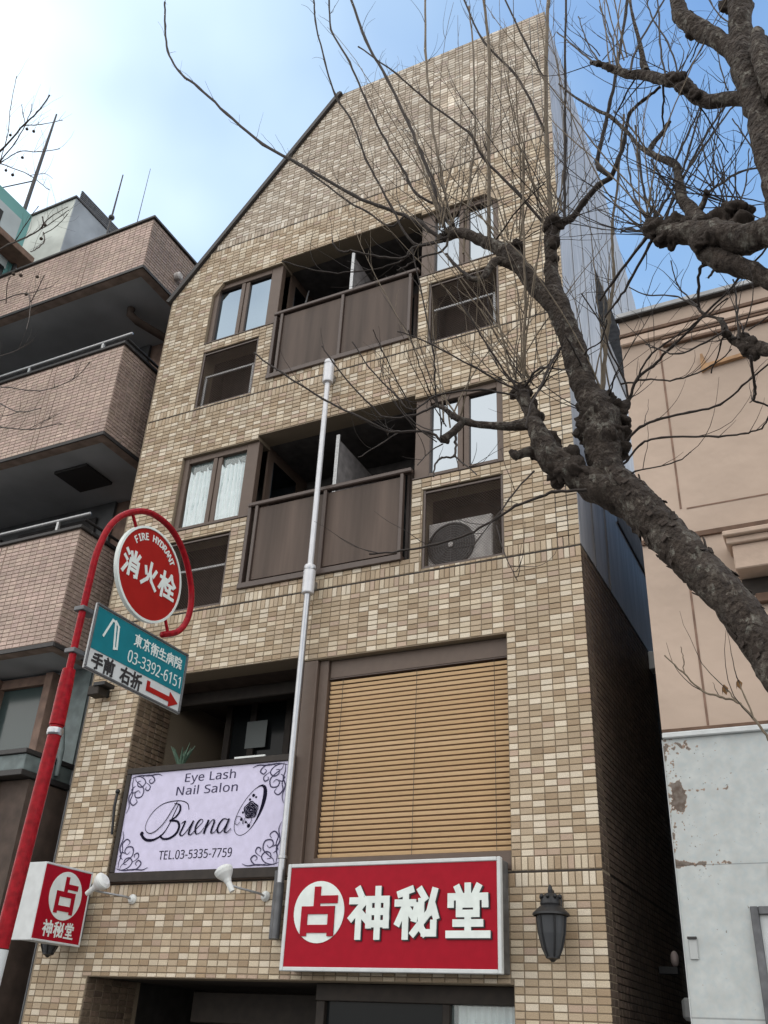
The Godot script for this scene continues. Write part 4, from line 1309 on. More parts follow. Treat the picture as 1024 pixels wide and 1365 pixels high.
func fittings() -> void:
	steel_pole()
	spot_lamp(-7.13, "white spot lamp beside the small projecting red sign", Vector3(0.85, 0.55, 0.0), Vector3(-0.21, 0.04, 0.42))
	spot_lamp(-5.46, "white spot lamp under the middle of the lilac salon board", Vector3(-0.45, 0.75, 0.1), Vector3(-0.16, 0.05, 0.42))
	lantern(Vector3(-2.49, 2.42, 0.0), "black iron lantern on the tiled pillar right of the large red sign")
	lantern(Vector3(-7.98, 2.42, 0.0), "black iron lantern half hidden under the small projecting sign")
	var d := thing("wall_camera", "small brown boxed device on a bracket high on the left tiled pillar", "wall device", Vector3(-8.05, 5.12, 0.0))
	put("bracket", mb().bbox(Vector3(-0.02, 0.02, 0.002), Vector3(0.02, 0.12, 0.12), 0.004), M.black_iron, d)
	put("housing", mb().bbox(Vector3(-0.14, 0.0, 0.06), Vector3(0.03, 0.12, 0.22), 0.01), M.dark_brown, d)
	put("hood", mb().bbox(Vector3(-0.05, 0.10, 0.05), Vector3(0.13, 0.15, 0.24), 0.006), M.black_iron, d)
	var t := mb()
	t.bbox(Vector3(-0.03, -0.4, 0.0), Vector3(0.03, 0.4, 0.02), 0.004)
	var h := thing("window_latch_rail", "dark iron catch fixed to the tiled pillar at the salon board's left edge", "bracket", Vector3(-7.56, 3.75, 0.0))
	put("bar", mb().tube([Vector3(0, -0.25, 0.03), Vector3(-0.01, 0.05, 0.06), Vector3(-0.02, 0.2, 0.04)], [0.014, 0.016, 0.014], 8), M.black_iron, h)
	put("knob", mb().blob(Vector3(-0.02, 0.22, 0.04), Vector3(0.028, 0.028, 0.028), null, 0.0, 6), M.black_iron, h)
	# in the alley
	var w := thing("vent_box", "small pale box fixed at the foot of the blue grey flank in the alley", "vent", Vector3(XR, 5.88, -3.2))
	put("box", mb().bbox(Vector3(0.001, 0, -0.1), Vector3(0.16, 0.24, 0.1), 0.01), M.off_white, w)
	put("louvre", mb().bbox(Vector3(0.161, 0.03, -0.08), Vector3(0.17, 0.2, 0.08), 0.004), M.grey_metal, w)
	tag(put("alley_end_wall", mb().box(Vector3(XR + 0.001, 0, -3.6), Vector3(-1.2, 6.1, -3.42)), mat(lin(0.06, 0.068, 0.066), 0.9, 0.0, "grime", 0.6)), "dark grey wall closing the narrow alley beside the tiled building", "wall")
	var mt := thing("gas_meter", "white gas meter low in the dark alley", "meter", Vector3(-1.80, 1.93, -2.2))
	put("case", mb().bbox(Vector3(-0.12, 0.0, -0.1), Vector3(0.10, 0.2, 0.1), 0.03), M.off_white, mt)
	put("pipe", mb().tube([Vector3(0.0, 0.2, 0), Vector3(0.0, 0.42, 0), Vector3(-0.05, 0.48, -0.1)], [0.022, 0.022, 0.022], 8), M.grey_metal, mt)
	var al := thing("alley_lamp", "small pinkish globe lamp above the gas meter in the alley", "wall lamp", Vector3(-1.92, 2.46, -2.0))
	put("globe", mb().blob(Vector3.ZERO, Vector3(0.04, 0.075, 0.04), null, 0.0, 8), mat(lin(0.5, 0.42, 0.40), 0.4), al)
	put("base", mb().bbox(Vector3(-0.16, -0.14, -0.04), Vector3(0.03, -0.07, 0.04), 0.006), M.black_iron, al)

# ------------------------------------------------------------------ neighbours
func left_building() -> void:
	var b := thing("balcony_building", "pinkish tiled apartment building with deep projecting balconies on the left", "building")
	var X := -8.8
	var Z := 0.35
	var L := -22.0
	put("body", mb().box(Vector3(L, 5.8, -14.0), Vector3(X - 0.02, 13.3, -1.3)), M.left_wall, b)
	put("lower_body", mb().box(Vector3(L, 0.0, -14.0), Vector3(X - 0.02, 5.79, -0.45)), M.concrete_dark, b)
	var levels := [[12.31, 13.43], [9.04, 10.72], [5.79, 7.50]]
	for i in 3:
		var y0: float = levels[i][0]
		var y1: float = levels[i][1]
		var q := Node3D.new()
		q.name = "balcony"
		b.add_child(q, true)
		var w := mb()
		w.box(Vector3(L, y0, Z - 0.16), Vector3(X - 0.012, y1, Z - 0.011))
		w.box(Vector3(X - 0.16, y0, -1.9), Vector3(X - 0.012, y1, Z - 0.161))
		put("parapet", w, M.pink_grout, q)
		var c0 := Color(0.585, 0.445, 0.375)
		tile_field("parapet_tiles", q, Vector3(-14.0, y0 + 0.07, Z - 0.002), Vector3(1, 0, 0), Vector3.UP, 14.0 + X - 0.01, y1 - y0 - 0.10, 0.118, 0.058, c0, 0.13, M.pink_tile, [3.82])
		tile_field("shaded_side_tiles", q, Vector3(X - 0.003, y0 + 0.07, Z - 0.01), Vector3(0, 0, -1), Vector3.UP, 2.2, y1 - y0 - 0.10, 0.118, 0.058, c0 * 0.60, 0.13, M.pink_tile)  # same tiles as the front, with side shade put into their colour
		var cp := mb()
		cp.bbox(Vector3(L, y1 - 0.005, Z - 0.18), Vector3(X + 0.03, y1 + 0.045, Z + 0.03), 0.006)
		cp.bbox(Vector3(X - 0.18, y1 - 0.005, -1.9), Vector3(X + 0.03, y1 + 0.045, Z - 0.181), 0.006)
		cp.bbox(Vector3(L, y0, Z - 0.005), Vector3(X + 0.008, y0 + 0.06, Z + 0.012), 0.004)
		cp.bbox(Vector3(X - 0.01, y0, -1.9), Vector3(X + 0.012, y0 + 0.06, Z - 0.006), 0.004)
		put("coping", cp, M.cap, q)
		put("soffit", mb().box(Vector3(L, y0 + 0.001, -1.9), Vector3(X - 0.161, y0 + 0.18, Z - 0.161)), M.concrete_dark, q)
		if i > 0:
			var r := mb()
			r.bbox(Vector3(-15.0, y1 + 0.05, Z - 0.12), Vector3(X - 0.1, y1 + 0.10, Z - 0.06), 0.008)
			r.bar(Vector3(-15.0, y1 + 0.27, Z - 0.09), Vector3(X + 0.02, y1 + 0.27, Z - 0.09), 0.026, 10)
			put("handrail", r, M.rail, q)
			for x in [-9.35, -10.9, -12.45]:
				put("rail_post", mb().bbox(Vector3(x - 0.02, y1 + 0.101, Z - 0.115), Vector3(x + 0.02, y1 + 0.25, Z - 0.07), 0.004), M.rail, q)
			put("side_handrail", mb().bar(Vector3(X - 0.09, y1 + 0.22, Z - 0.12), Vector3(X - 0.09, y1 + 0.22, -1.3), 0.022, 10), M.cap, q)
		put("door_wall", mb().box(Vector3(L, y0 - 1.6, -1.29), Vector3(X - 1.1, y0 - 0.002, -1.24)), mat(lin(0.12, 0.125, 0.13), 0.5, 0.0, "grime", 0.4), q)
		for k in 3:
			var xx := X - 1.4 - k * 2.1
			var wd := Node3D.new()
			wd.name = "glass_door"
			put("glass_door", mb().bbox(Vector3(xx - 1.7, y0 - 2.1, -1.239), Vector3(xx, y0 - 0.25, -1.19), 0.01), M.cap, q)
			wd.free()
	put("roof_slab", mb().box(Vector3(L, 13.0, -14.0), Vector3(X - 0.2, 13.3, -1.901)), M.concrete_dark, b)
	put("vent_cap", mb().lathe(Vector3(X + 0.001, 12.78, -0.42), Vector3(1, 0, 0), [Vector2(0.075, 0.0), Vector2(0.075, 0.08), Vector2(0.05, 0.1), Vector2(0.0, 0.1)], 16), M.ac_case, b)
	put("drain_pipe", mb().tube([Vector3(-9.6, 12.30, -0.35), Vector3(-9.6, 12.18, -0.35), Vector3(-9.55, 12.12, -0.5), Vector3(-9.3, 12.1, -1.2)], [0.07, 0.07, 0.07, 0.07], 12), M.brown_wall, b)
	put("soffit_hatch", mb().bbox(Vector3(-10.2, 8.99, -0.75), Vector3(-9.55, 9.039, -0.15), 0.008), M.cap, b)
	# storey below: canopy ledge, glazing, brown wall
	var lg := mb()
	lg.bbox(Vector3(L, 4.24, -0.44), Vector3(X - 0.02, 4.43, Z), 0.008)
	put("canopy_ledge", lg, M.pale_teal, b)
	var ce := mb()
	ce.bbox(Vector3(L, 4.431, -0.44), Vector3(X, 4.49, Z + 0.03), 0.006)
	ce.bbox(Vector3(L, 4.17, -0.44), Vector3(X, 4.239, Z + 0.03), 0.006)
	put("ledge_trim", ce, M.cap, b)
	put("upper_panel", mb().box(Vector3(-9.35, 4.5, -0.449), Vector3(X - 0.021, 5.78, -0.42)), M.pale_teal, b)
	var wf := mb()
	for x in [-9.52, -10.5, -11.5]: wf.bbox(Vector3(x, 4.495, -0.449), Vector3(x + 0.13, 5.75, -0.3), 0.006)
	wf.bbox(Vector3(-12.0, 5.62, -0.449), Vector3(-9.53, 5.75, -0.36), 0.006)
	wf.bbox(Vector3(-12.0, 4.62, -0.449), Vector3(-9.53, 4.69, -0.34), 0.006)
	put("upper_window_frame", wf, M.left_wall, b)
	put("upper_window_pane", mb().box(Vector3(-12.0, 4.5, -0.44), Vector3(-9.53, 5.7, -0.43)), mat(lin(0.05, 0.075, 0.075), 0.15), b)
	put("lower_front", mb().box(Vector3(-9.3, 0, -0.449), Vector3(X - 0.03, 4.16, 0.2)), M.brown_wall, b)
	put("front_column", mb().bbox(Vector3(-9.75, 0, -0.449), Vector3(-9.31, 4.16, 0.28), 0.01), M.left_wall, b)
	put("side_bracket", mb().tube([Vector3(X, 4.9, -0.1), Vector3(X + 0.05, 4.6, -0.12), Vector3(X + 0.03, 4.28, -0.15)], [0.03, 0.035, 0.03], 8), M.pale_teal, b)

func rooftop() -> void:
	var t := thing("white_penthouse", "white rooftop tower with its shaded side coloured grey behind the pink tiled parapet", "rooftop tower", Vector3(-15.45, 13.3, -3.0))
	put("body", mb().box(Vector3(-4.0, 0.0, -1.55), Vector3(0.0, 7.1, 0.0)), M.tower_white, t)
	put("shaded_face", mb().box(Vector3(0.002, 0.0, -1.548), Vector3(0.03, 7.1, -0.002)), M.tower_white_shaded, t)  # thin slab colours this side of the tower as if shaded
	put("roof_edge", mb().bbox(Vector3(-4.05, 7.101, -1.6), Vector3(0.06, 7.17, 0.05), 0.01), M.cap, t)
	var lv := Node3D.new()
	lv.name = "louvre_screen"
	t.add_child(lv, true)
	for k in 6:
		put("slat", mb().bbox(Vector3(0.0, 7.18 + k * 0.055, -1.7), Vector3(0.05, 7.21 + k * 0.055, -0.1), 0.004), M.grey_metal, lv)
	for z in [-0.2, -0.7, -1.2, -1.65]: put("post", mb().bbox(Vector3(-0.03, 7.171, z), Vector3(-0.005, 7.55, z + 0.04), 0.004), M.grey_metal, lv)
	var g := thing("teal_penthouse", "teal and white rooftop block with dark fittings at the left edge", "rooftop block", Vector3(-15.0, 13.3, -1.68))
	put("body", mb().box(Vector3(-6.0, 0.0, -0.0), Vector3(0.0, 4.93, 6.0)), M.tower_teal, g)
	put("pale_wall", mb().box(Vector3(0.002, 3.0, 0.25), Vector3(0.03, 4.55, 6.0)), mat(lin(0.42, 0.47, 0.47), 0.7, 0.0, "blotch", 0.2), g)
	put("slab_ledge", mb().bbox(Vector3(0.027, 3.25, -0.05), Vector3(0.5, 3.42, 6.0), 0.01), M.dark_trim, g)
	put("window", mb().bbox(Vector3(0.027, 3.75, 0.75), Vector3(0.07, 4.3, 1.15), 0.01), M.dark_glass, g)
	put("lower_window", mb().bbox(Vector3(0.027, 2.3, 0.3), Vector3(0.07, 3.0, 1.2), 0.01), M.dark_glass, g)
	put("pipe", mb().tube([Vector3(0.1, 2.0, 0.1), Vector3(0.1, 3.24, 0.1)], [0.05, 0.05], 8), M.cap, g)
	for q in [[Vector3(-15.1, 18.0, -1.5), 3.75, 0.05, "tall slender antenna mast rising behind the teal rooftop block"], [Vector3(-12.7, 13.0, -2.0), 5.9, 0.035, "short antenna mast with a small round head beside the white rooftop tower"], [Vector3(-12.2, 13.0, -2.3), 6.2, 0.014, "faint thin aerial standing right of the antenna with the round head"]]:
		var a := thing("antenna_mast", q[3], "antenna", q[0], "rooftop antennas")
		put("mast", mb().tube([Vector3.ZERO, Vector3(0.0, q[1] * 0.6, 0), Vector3(0.0, q[1], 0)], [q[2], q[2] * 0.8, q[2] * 0.4], 8), M.cap, a)
		if q[1] > 5.8 and q[1] < 6.0: put("head", mb().blob(Vector3(0.0, 4.5, 0), Vector3(0.07, 0.07, 0.07), null, 0.0, 6), M.cap, a)
		if q[1] < 4.0: put("stay", mb().bar(Vector3(0, 1.3, 0), Vector3(-0.6, 0.2, 0.9), 0.015), M.cap, a)

func stain_image() -> ImageTexture:
	# peeling white paint: rust shows through in patches along the left edge and the sheet joints
	var w := 512
	var h := 1024
	var im := Image.create(w, h, false, Image.FORMAT_RGB8)
	var f := FastNoiseLite.new()
	f.seed = 77; f.frequency = 0.02; f.fractal_octaves = 5
	var g := FastNoiseLite.new()
	g.seed = 78; g.frequency = 0.06; g.fractal_octaves = 3
	var white := Color(0.88, 0.90, 0.90)
	for y in h:
		var v := 4.0 * (1.0 - float(y) / h)          # metres above the pavement
		for x in w:
			var u := 2.0 * float(x) / w              # metres from the left edge
			var n := f.get_noise_2d(x, y)
			var k := g.get_noise_2d(x * 1.0, y * 1.0)
			var c := white * (0.93 + 0.07 * n)
			c = c.lerp(Color(0.74, 0.80, 0.83), clampf(0.5 * k + 0.1, 0.0, 0.5))
			var edge := exp(-u * 4.5) * smoothstep(2.6, 3.1, v)
			var joint := exp(-pow((v - 2.965) / 0.022, 2.0)) * exp(-u * 1.2)
			var joint2 := exp(-pow((v - 3.55) / 0.02, 2.0)) * 0.5 * exp(-pow((u - 0.35) / 0.3, 2.0))
			var hole := exp(-pow((u - 0.085) / 0.05, 2.0) - pow((v - 3.49) / 0.10, 2.0)) * 1.5
			var top := exp(-pow((v - 3.93) / 0.045, 2.0)) * exp(-pow((u - 0.16) / 0.17, 2.0))
			var s := edge * 0.42 + joint * 0.62 + joint2 + hole * 0.85 + top * 0.42 + k * 0.42 + n * 0.3
			var chip := g.get_noise_2d(x * 2.3 + 300.0, y * 2.3)
			if chip > 0.52 and n > 0.05: s += 0.3
			if s > 0.60: c = Color(0.36, 0.29, 0.24).lerp(Color(0.50, 0.46, 0.43), clampf(k + 0.5, 0.0, 1.0))
			elif s > 0.54: c = c.lerp(Color(0.62, 0.45, 0.34), 0.7)
			var run := exp(-pow((u - 0.72) / 0.02, 2.0)) * smoothstep(2.97, 2.9, v) * smoothstep(2.3, 2.9, v)
			c = c.lerp(Color(0.60, 0.60, 0.56), run * 0.5)
			if absf(v - 2.955) < 0.005 or absf(v - 1.855) < 0.006: c = c * 0.78
			im.set_pixel(x, y, c)
	return ImageTexture.create_from_image(im)

func right_building() -> void:
	var b := thing("stucco_building", "salmon beige stucco building with a brown lined cornice on the right", "building")
	var x0 := -1.465
	var x1 := 9.0
	put("wall", mb().box(Vector3(x0, 4.13, -9.0), Vector3(x1, 8.90, 0.0)), M.stucco, b)
	var t := mb()
	t.bbox(Vector3(x0 - 0.02, 8.901, -9.0), Vector3(x1, 8.97, 0.06), 0.01)
	put("roof_flashing", t, mat(lin(0.42, 0.43, 0.44), 0.5, 0.3, "grime", 0.5), b)
	put("roof_drip", mb().bbox(Vector3(x0 - 0.03, 8.875, 0.001), Vector3(x1, 8.90, 0.075), 0.004), M.cap, b)
	var c := mb()
	c.bbox(Vector3(x0 - 0.0, 8.50, 0.001), Vector3(x1, 8.60, 0.06), 0.012)
	c.bbox(Vector3(-1.02, 8.395, 0.001), Vector3(x1, 8.45, 0.045), 0.01)
	put("cornice", c, M.stucco_trim, b)
	var dk := mb()
	dk.bbox(Vector3(x0, 8.601, 0.001), Vector3(x1, 8.645, 0.075), 0.004)
	dk.bbox(Vector3(-1.02, 8.451, 0.001), Vector3(x1, 8.48, 0.055), 0.004)
	dk.bbox(Vector3(-1.02, 8.365, 0.001), Vector3(x1, 8.394, 0.05), 0.004)
	dk.bbox(Vector3(x0, 5.985, 0.001), Vector3(x1, 6.04, 0.03), 0.004)
	put("dark_moulding", dk, M.dark_trim, b)
	var g := mb()
	g.box(Vector3(-1.065, 6.33, 0.001), Vector3(-1.045, 8.36, 0.004))
	g.box(Vector3(-1.075, 4.14, 0.001), Vector3(-1.055, 5.984, 0.004))
	g.box(Vector3(-1.0, 6.315, 0.001), Vector3(x1, 6.33, 0.004))
	put("panel_joint", g, M.groove, b)
	# hooded ledge at the right
	var h := mb()
	h.bbox(Vector3(-0.68, 5.78, 0.001), Vector3(1.6, 5.83, 0.34), 0.008)
	h.bbox(Vector3(-0.66, 5.715, 0.001), Vector3(1.6, 5.779, 0.29), 0.008)
	h.bbox(Vector3(-0.62, 5.47, 0.001), Vector3(1.6, 5.714, 0.25), 0.01)
	put("hood_ledge", h, M.stucco_trim, b)
	put("hood_painted_shadow", mb().box(Vector3(-0.60, 5.30, 0.001), Vector3(1.6, 5.465, 0.012)), M.dark_brown, b)  # dark strip painted as the shadow below the hood
	put("hood_sill", mb().bbox(Vector3(-0.5, 5.20, 0.001), Vector3(1.6, 5.29, 0.07), 0.008), M.dark_trim, b)
	put("rusty_bracket", mb().at(Transform3D(Basis.from_euler(Vector3(0, 0, 0.0)), Vector3(-0.66, 7.93, 0.0))).prism([Vector2(0.0, -0.02), Vector2(0.10, 0.02), Vector2(0.5, 0.05), Vector2(0.5, 0.09), Vector2(0.06, 0.06), Vector2(0.035, 0.2), Vector2(0.01, 0.2)], 0.001, 0.05), M.rust, b)
	# white painted sheet metal below
	put("white_band", mb().bbox(Vector3(x0 + 0.005, 4.045, -0.1), Vector3(x1, 4.095, 0.05), 0.008), M.off_white, b)
	put("band_drip", mb().bbox(Vector3(x0 + 0.005, 4.096, -0.1), Vector3(x1, 4.129, 0.035), 0.004), M.dark_trim, b)
	put("lower_core", mb().box(Vector3(x0, 0, -9.0), Vector3(x1, 4.04, -0.03)), M.concrete_dark, b)
	var wm := StandardMaterial3D.new()
	wm.albedo_texture = stain_image()
	wm.albedo_color = lin(0.74, 0.745, 0.735)
	wm.roughness = 0.5
	var q := mb()
	q.quad_uv(Vector3(x0, 0, 0.012), Vector3(x0 + 2.0, 0, 0.012), Vector3(x0 + 2.0, 4.044, 0.012), Vector3(x0, 4.044, 0.012))
	put("painted_sheet", q, wm, b)
	put("sheet_edge", mb().box(Vector3(x0 - 0.006, 0, -0.03), Vector3(x0 - 0.001, 4.04, 0.02)), M.off_white, b)
	put("lower_wall", mb().box(Vector3(x0 + 2.001, 0, -0.03), Vector3(x1, 4.04, 0.012)), M.off_white, b)
	var w := Node3D.new()
	w.name = "window"
	b.add_child(w, true)
	var f := mb()
	f.bbox(Vector3(-0.925, 1.1, 0.013), Vector3(-0.865, 2.66, 0.06), 0.006)
	f.bbox(Vector3(-0.864, 2.60, 0.013), Vector3(0.1, 2.66, 0.06), 0.006)
	put("frame", f, M.grey_metal, w)
	put("shutter_sheet", mb().box(Vector3(-0.864, 1.1, 0.013), Vector3(0.1, 2.599, 0.02)), M.off_white, w)
	var pl := Node3D.new()
	pl.name = "meter_plate"
	b.add_child(pl, true)
	put("plate", mb().bbox(Vector3(-1.425, 2.28, 0.013), Vector3(-1.36, 2.44, 0.03), 0.004), mat(lin(0.42, 0.44, 0.44), 0.5, 0.2), pl)
	put("lid", mb().bbox(Vector3(-1.43, 2.425, 0.0305), Vector3(-1.355, 2.445, 0.045), 0.003), M.cap, pl)

func ground() -> void:
	tag(put("ground", mb().box(Vector3(-150, -0.6, -150), Vector3(150, -0.13, 150)), M.asphalt), "", "", "", "structure")
	tag(put("pavement", mb().box(Vector3(-60, -0.129, -10.0), Vector3(60, 0.0, 5.0)), M.paving), "", "", "", "structure")
	tag(put("kerb", mb().bbox(Vector3(-60, -0.129, 5.001), Vector3(60, 0.005, 5.18), 0.015), M.concrete_dark), "", "", "", "structure")

# ------------------------------------------------------------------ trees
var tree: Node3D
var bark_noise := FastNoiseLite.new()
var lump := FastNoiseLite.new()
var shoots := []      # [points, radii] of every shoot for the fine twigs

func trunk(s: String) -> void:
	var d := parse4(s)
	for i in d[1].size(): d[1][i] *= 0.90
	var q := spline(d[0], d[1], 12)
	if tree.name == &"plane_tree": bark_flakes(s, 110)
	put("trunk", mb().tube(q[0], q[1], 26, bark_noise, 0.19).smooth(), M.bark, tree)

# curling plates of bark that have begun to lift
func bark_flakes(s: String, count: int) -> void:
	var d := parse4(s)
	var m := mb()
	for k in count:
		var i := rng.randi_range(4, d[0].size() - 2)
		var f := rng.randf()
		var a: Vector3 = (d[0][i] as Vector3).lerp(d[0][i + 1], f)
		var t: Vector3 = ((d[0][i + 1] as Vector3) - (d[0][i] as Vector3)).normalized()
		var r: float = lerpf(d[1][i], d[1][i + 1], f) * 0.93
		var u := t.cross(Vector3(0, 0, 1)).normalized()
		var w := t.cross(u)
		var g := rng.randf() * TAU
		var nn := u * cos(g) + w * sin(g)
		var l := rng.randf_range(0.02, 0.06)
		var b := rng.randf_range(0.008, 0.02)
		var lift := rng.randf_range(0.1, 0.55)
		var bs := Basis(t, nn.cross(t).normalized() * -1.0, nn).rotated(nn.cross(t).normalized(), lift * (1.0 if rng.randf() < 0.5 else -1.0))
		m.xf = Transform3D(bs, a + nn * r)
		m.bbox(Vector3(-l * 0.5, -b, -0.003), Vector3(l * 0.5, b, 0.003), 0.002)
	m.xf = Transform3D()
	put("bark_flakes", m, M.flake, tree).set_meta("kind", "stuff")

func limb(s: String) -> void:
	var d := parse4(s)
	for i in d[1].size(): d[1][i] *= 0.90
	var q := spline(d[0], d[1], 9)
	put("limb", mb().tube(q[0], q[1], 18, bark_noise, 0.30).smooth(), M.bark, tree)

func knuckle(s: String) -> void:
	var d := parse4(s)
	var r: float = d[1][0]
	var m := mb()
	m.blob(d[0][0], Vector3(r, r, r) * 0.92, lump, 0.95, 16)
	put("knuckle", m.smooth(), M.knuckle, tree)

func add_shoot(s: String, m: Material, called: String, thick := 1.0) -> void:
	var d := parse4(s)
	for i in d[1].size(): d[1][i] *= thick
	var p: Array = d[0]
	var r: Array = d[1]
	for i in range(1, p.size()):
		p[i] = (p[i] as Vector3) + Vector3(rng.randf_range(-0.004, 0.004), rng.randf_range(-0.004, 0.004), rng.randf_range(-0.02, 0.02))
	var q := spline(p, r, 5)
	var n: int = q[0].size()
	for i in range(1, n):
		if float(q[1][i]) < 0.016:
			var k := 0.006 if i % 3 == 0 else 0.0025
			q[0][i] = (q[0][i] as Vector3) + Vector3(rng.randf_range(-k, k), rng.randf_range(-k, k), rng.randf_range(-k, k))
		q[1][i] = float(q[1][i]) * (1.18 if i % 5 == 0 else 0.95)      # swollen nodes
	put(called, mb().tube(q[0], q[1], 6), m, tree)
	shoots.append(q)

func shoot(s: String) -> void: add_shoot(s, M.twig, "branch")
func pale_shoot(s: String) -> void: add_shoot(s, M.pale_twig, "branch", 0.75)
func shoot_b(s: String) -> void: add_shoot(s, M.far_twig, "branch", 0.6)
func sprout(s: String) -> void: add_shoot(s, M.pale_twig, "sprout")

func leaf(p: Vector3) -> void:
	var m := mb()
	for k in 3:
		var a := k * 2.1
		m.face([p, p + Vector3(0.016 * cos(a), -0.02, 0.016 * sin(a)), p + Vector3(0.012 * cos(a + 1), -0.055, 0.012), p + Vector3(-0.010, -0.03, 0.012 * cos(a))])
	put("leaf", m, M.leaf, tree)

func seed_ball(p: Vector3) -> void:
	var m := mb()
	m.blob(p, Vector3(0.022, 0.022, 0.022), lump, 0.3, 6)
	m.bar(p, p + Vector3(0.01, 0.09, 0.0), 0.003, 4)
	put("seed_ball", m, M.seed, tree)

# fine side twigs along every shoot and sprays from the knuckles, one mass of hair-thin wood
func fine_twigs(per_metre: float, extra: Array, wood: Material) -> void:
	var m := mb()
	for q in shoots:
		var pts: Array = q[0]
		var n := pts.size()
		var length := 0.0
		for i in n - 1: length += (pts[i] as Vector3).distance_to(pts[i + 1])
		for k in int(length * per_metre + rng.randf()):
			var i := rng.randi_range(int(n * 0.25), n - 2)
			var a: Vector3 = pts[i]
			var t: Vector3 = ((pts[i + 1] as Vector3) - a).normalized()
			var dir := (t + Vector3(rng.randf_range(-0.9, 0.9), rng.randf_range(0.0, 0.9), rng.randf_range(-0.6, 0.6))).normalized()
			twig(m, a, dir, rng.randf_range(0.12, 0.5), 0.0024)
	for e in extra:
		for k in int(e[2] * 0.6):
			var dir := Vector3(rng.randf_range(-1.0, 1.0), rng.randf_range(0.0, 1.0), rng.randf_range(-0.5, 0.5)).normalized()
			twig(m, (e[0] as Vector3) + Vector3(rng.randf_range(-0.05, 0.05), rng.randf_range(-0.03, 0.05), rng.randf_range(-0.05, 0.05)), dir, rng.randf_range(0.4, 1.0) * float(e[1]), 0.0042)
	var o := put("twigs", m, wood, tree)
	o.set_meta("kind", "stuff")

# long whippy water shoots rising from the pollard heads
func water_shoots(heads: Array) -> void:
	var m := mb()
	for e in heads:
		for k in int(e[1]):
			var d := Vector3(rng.randf_range(-0.75, 0.5) * float(e[2]), 1.0, rng.randf_range(-0.35, 0.35)).normalized()
			var p: Vector3 = (e[0] as Vector3) + Vector3(rng.randf_range(-0.07, 0.07), rng.randf_range(-0.02, 0.06), rng.randf_range(-0.07, 0.07))
			var l := rng.randf_range(0.9, 2.4)
			var pts := [p]
			var rad := [0.0052]
			var bend := Vector3(rng.randf_range(-0.05, 0.05), rng.randf_range(0.0, 0.06), rng.randf_range(-0.05, 0.05))
			var n := 14
			for i in n:
				d = (d + bend + Vector3(rng.randf_range(-0.07, 0.07), rng.randf_range(-0.04, 0.05), rng.randf_range(-0.07, 0.07))).normalized()
				pts.append((pts[-1] as Vector3) + d * l / n)
				rad.append(lerpf(0.0052, 0.0014, (i + 1.0) / n) * (1.15 if i % 3 == 0 else 0.95))
				if i > 3 and rng.randf() < 0.42:
					twig(m, pts[-1], (d + Vector3(rng.randf_range(-0.8, 0.8), rng.randf_range(-0.1, 0.5), rng.randf_range(-0.6, 0.6))).normalized(), rng.randf_range(0.1, 0.45), 0.0021)
			m.tube(pts, rad, 5)
	var o := put("water_shoots", m, M.pale_twig, tree)
	o.set_meta("kind", "stuff")

func twig(m: MB, a: Vector3, dir: Vector3, l: float, r: float) -> void:
	var pts := [a]
	var rad := [r]
	var d := dir
	var n := 7
	var lean := Vector3(rng.randf_range(-0.12, 0.12), rng.randf_range(0.02, 0.2), rng.randf_range(-0.12, 0.12))
	for i in n:
		d = (d + lean + Vector3(rng.randf_range(-0.16, 0.16), rng.randf_range(-0.12, 0.16), rng.randf_range(-0.16, 0.16))).normalized()
		pts.append((pts[-1] as Vector3) + d * l / n)
		rad.append(r * (1.0 - 0.65 * (i + 1.0) / n))
		if r > 0.003 and i > 1 and rng.randf() < 0.4:
			twig(m, pts[-1], (d + Vector3(rng.randf_range(-0.8, 0.8), rng.randf_range(-0.2, 0.7), rng.randf_range(-0.6, 0.6))).normalized(), l * rng.randf_range(0.15, 0.4), r * 0.5)
	m.tube(pts, rad, 4)

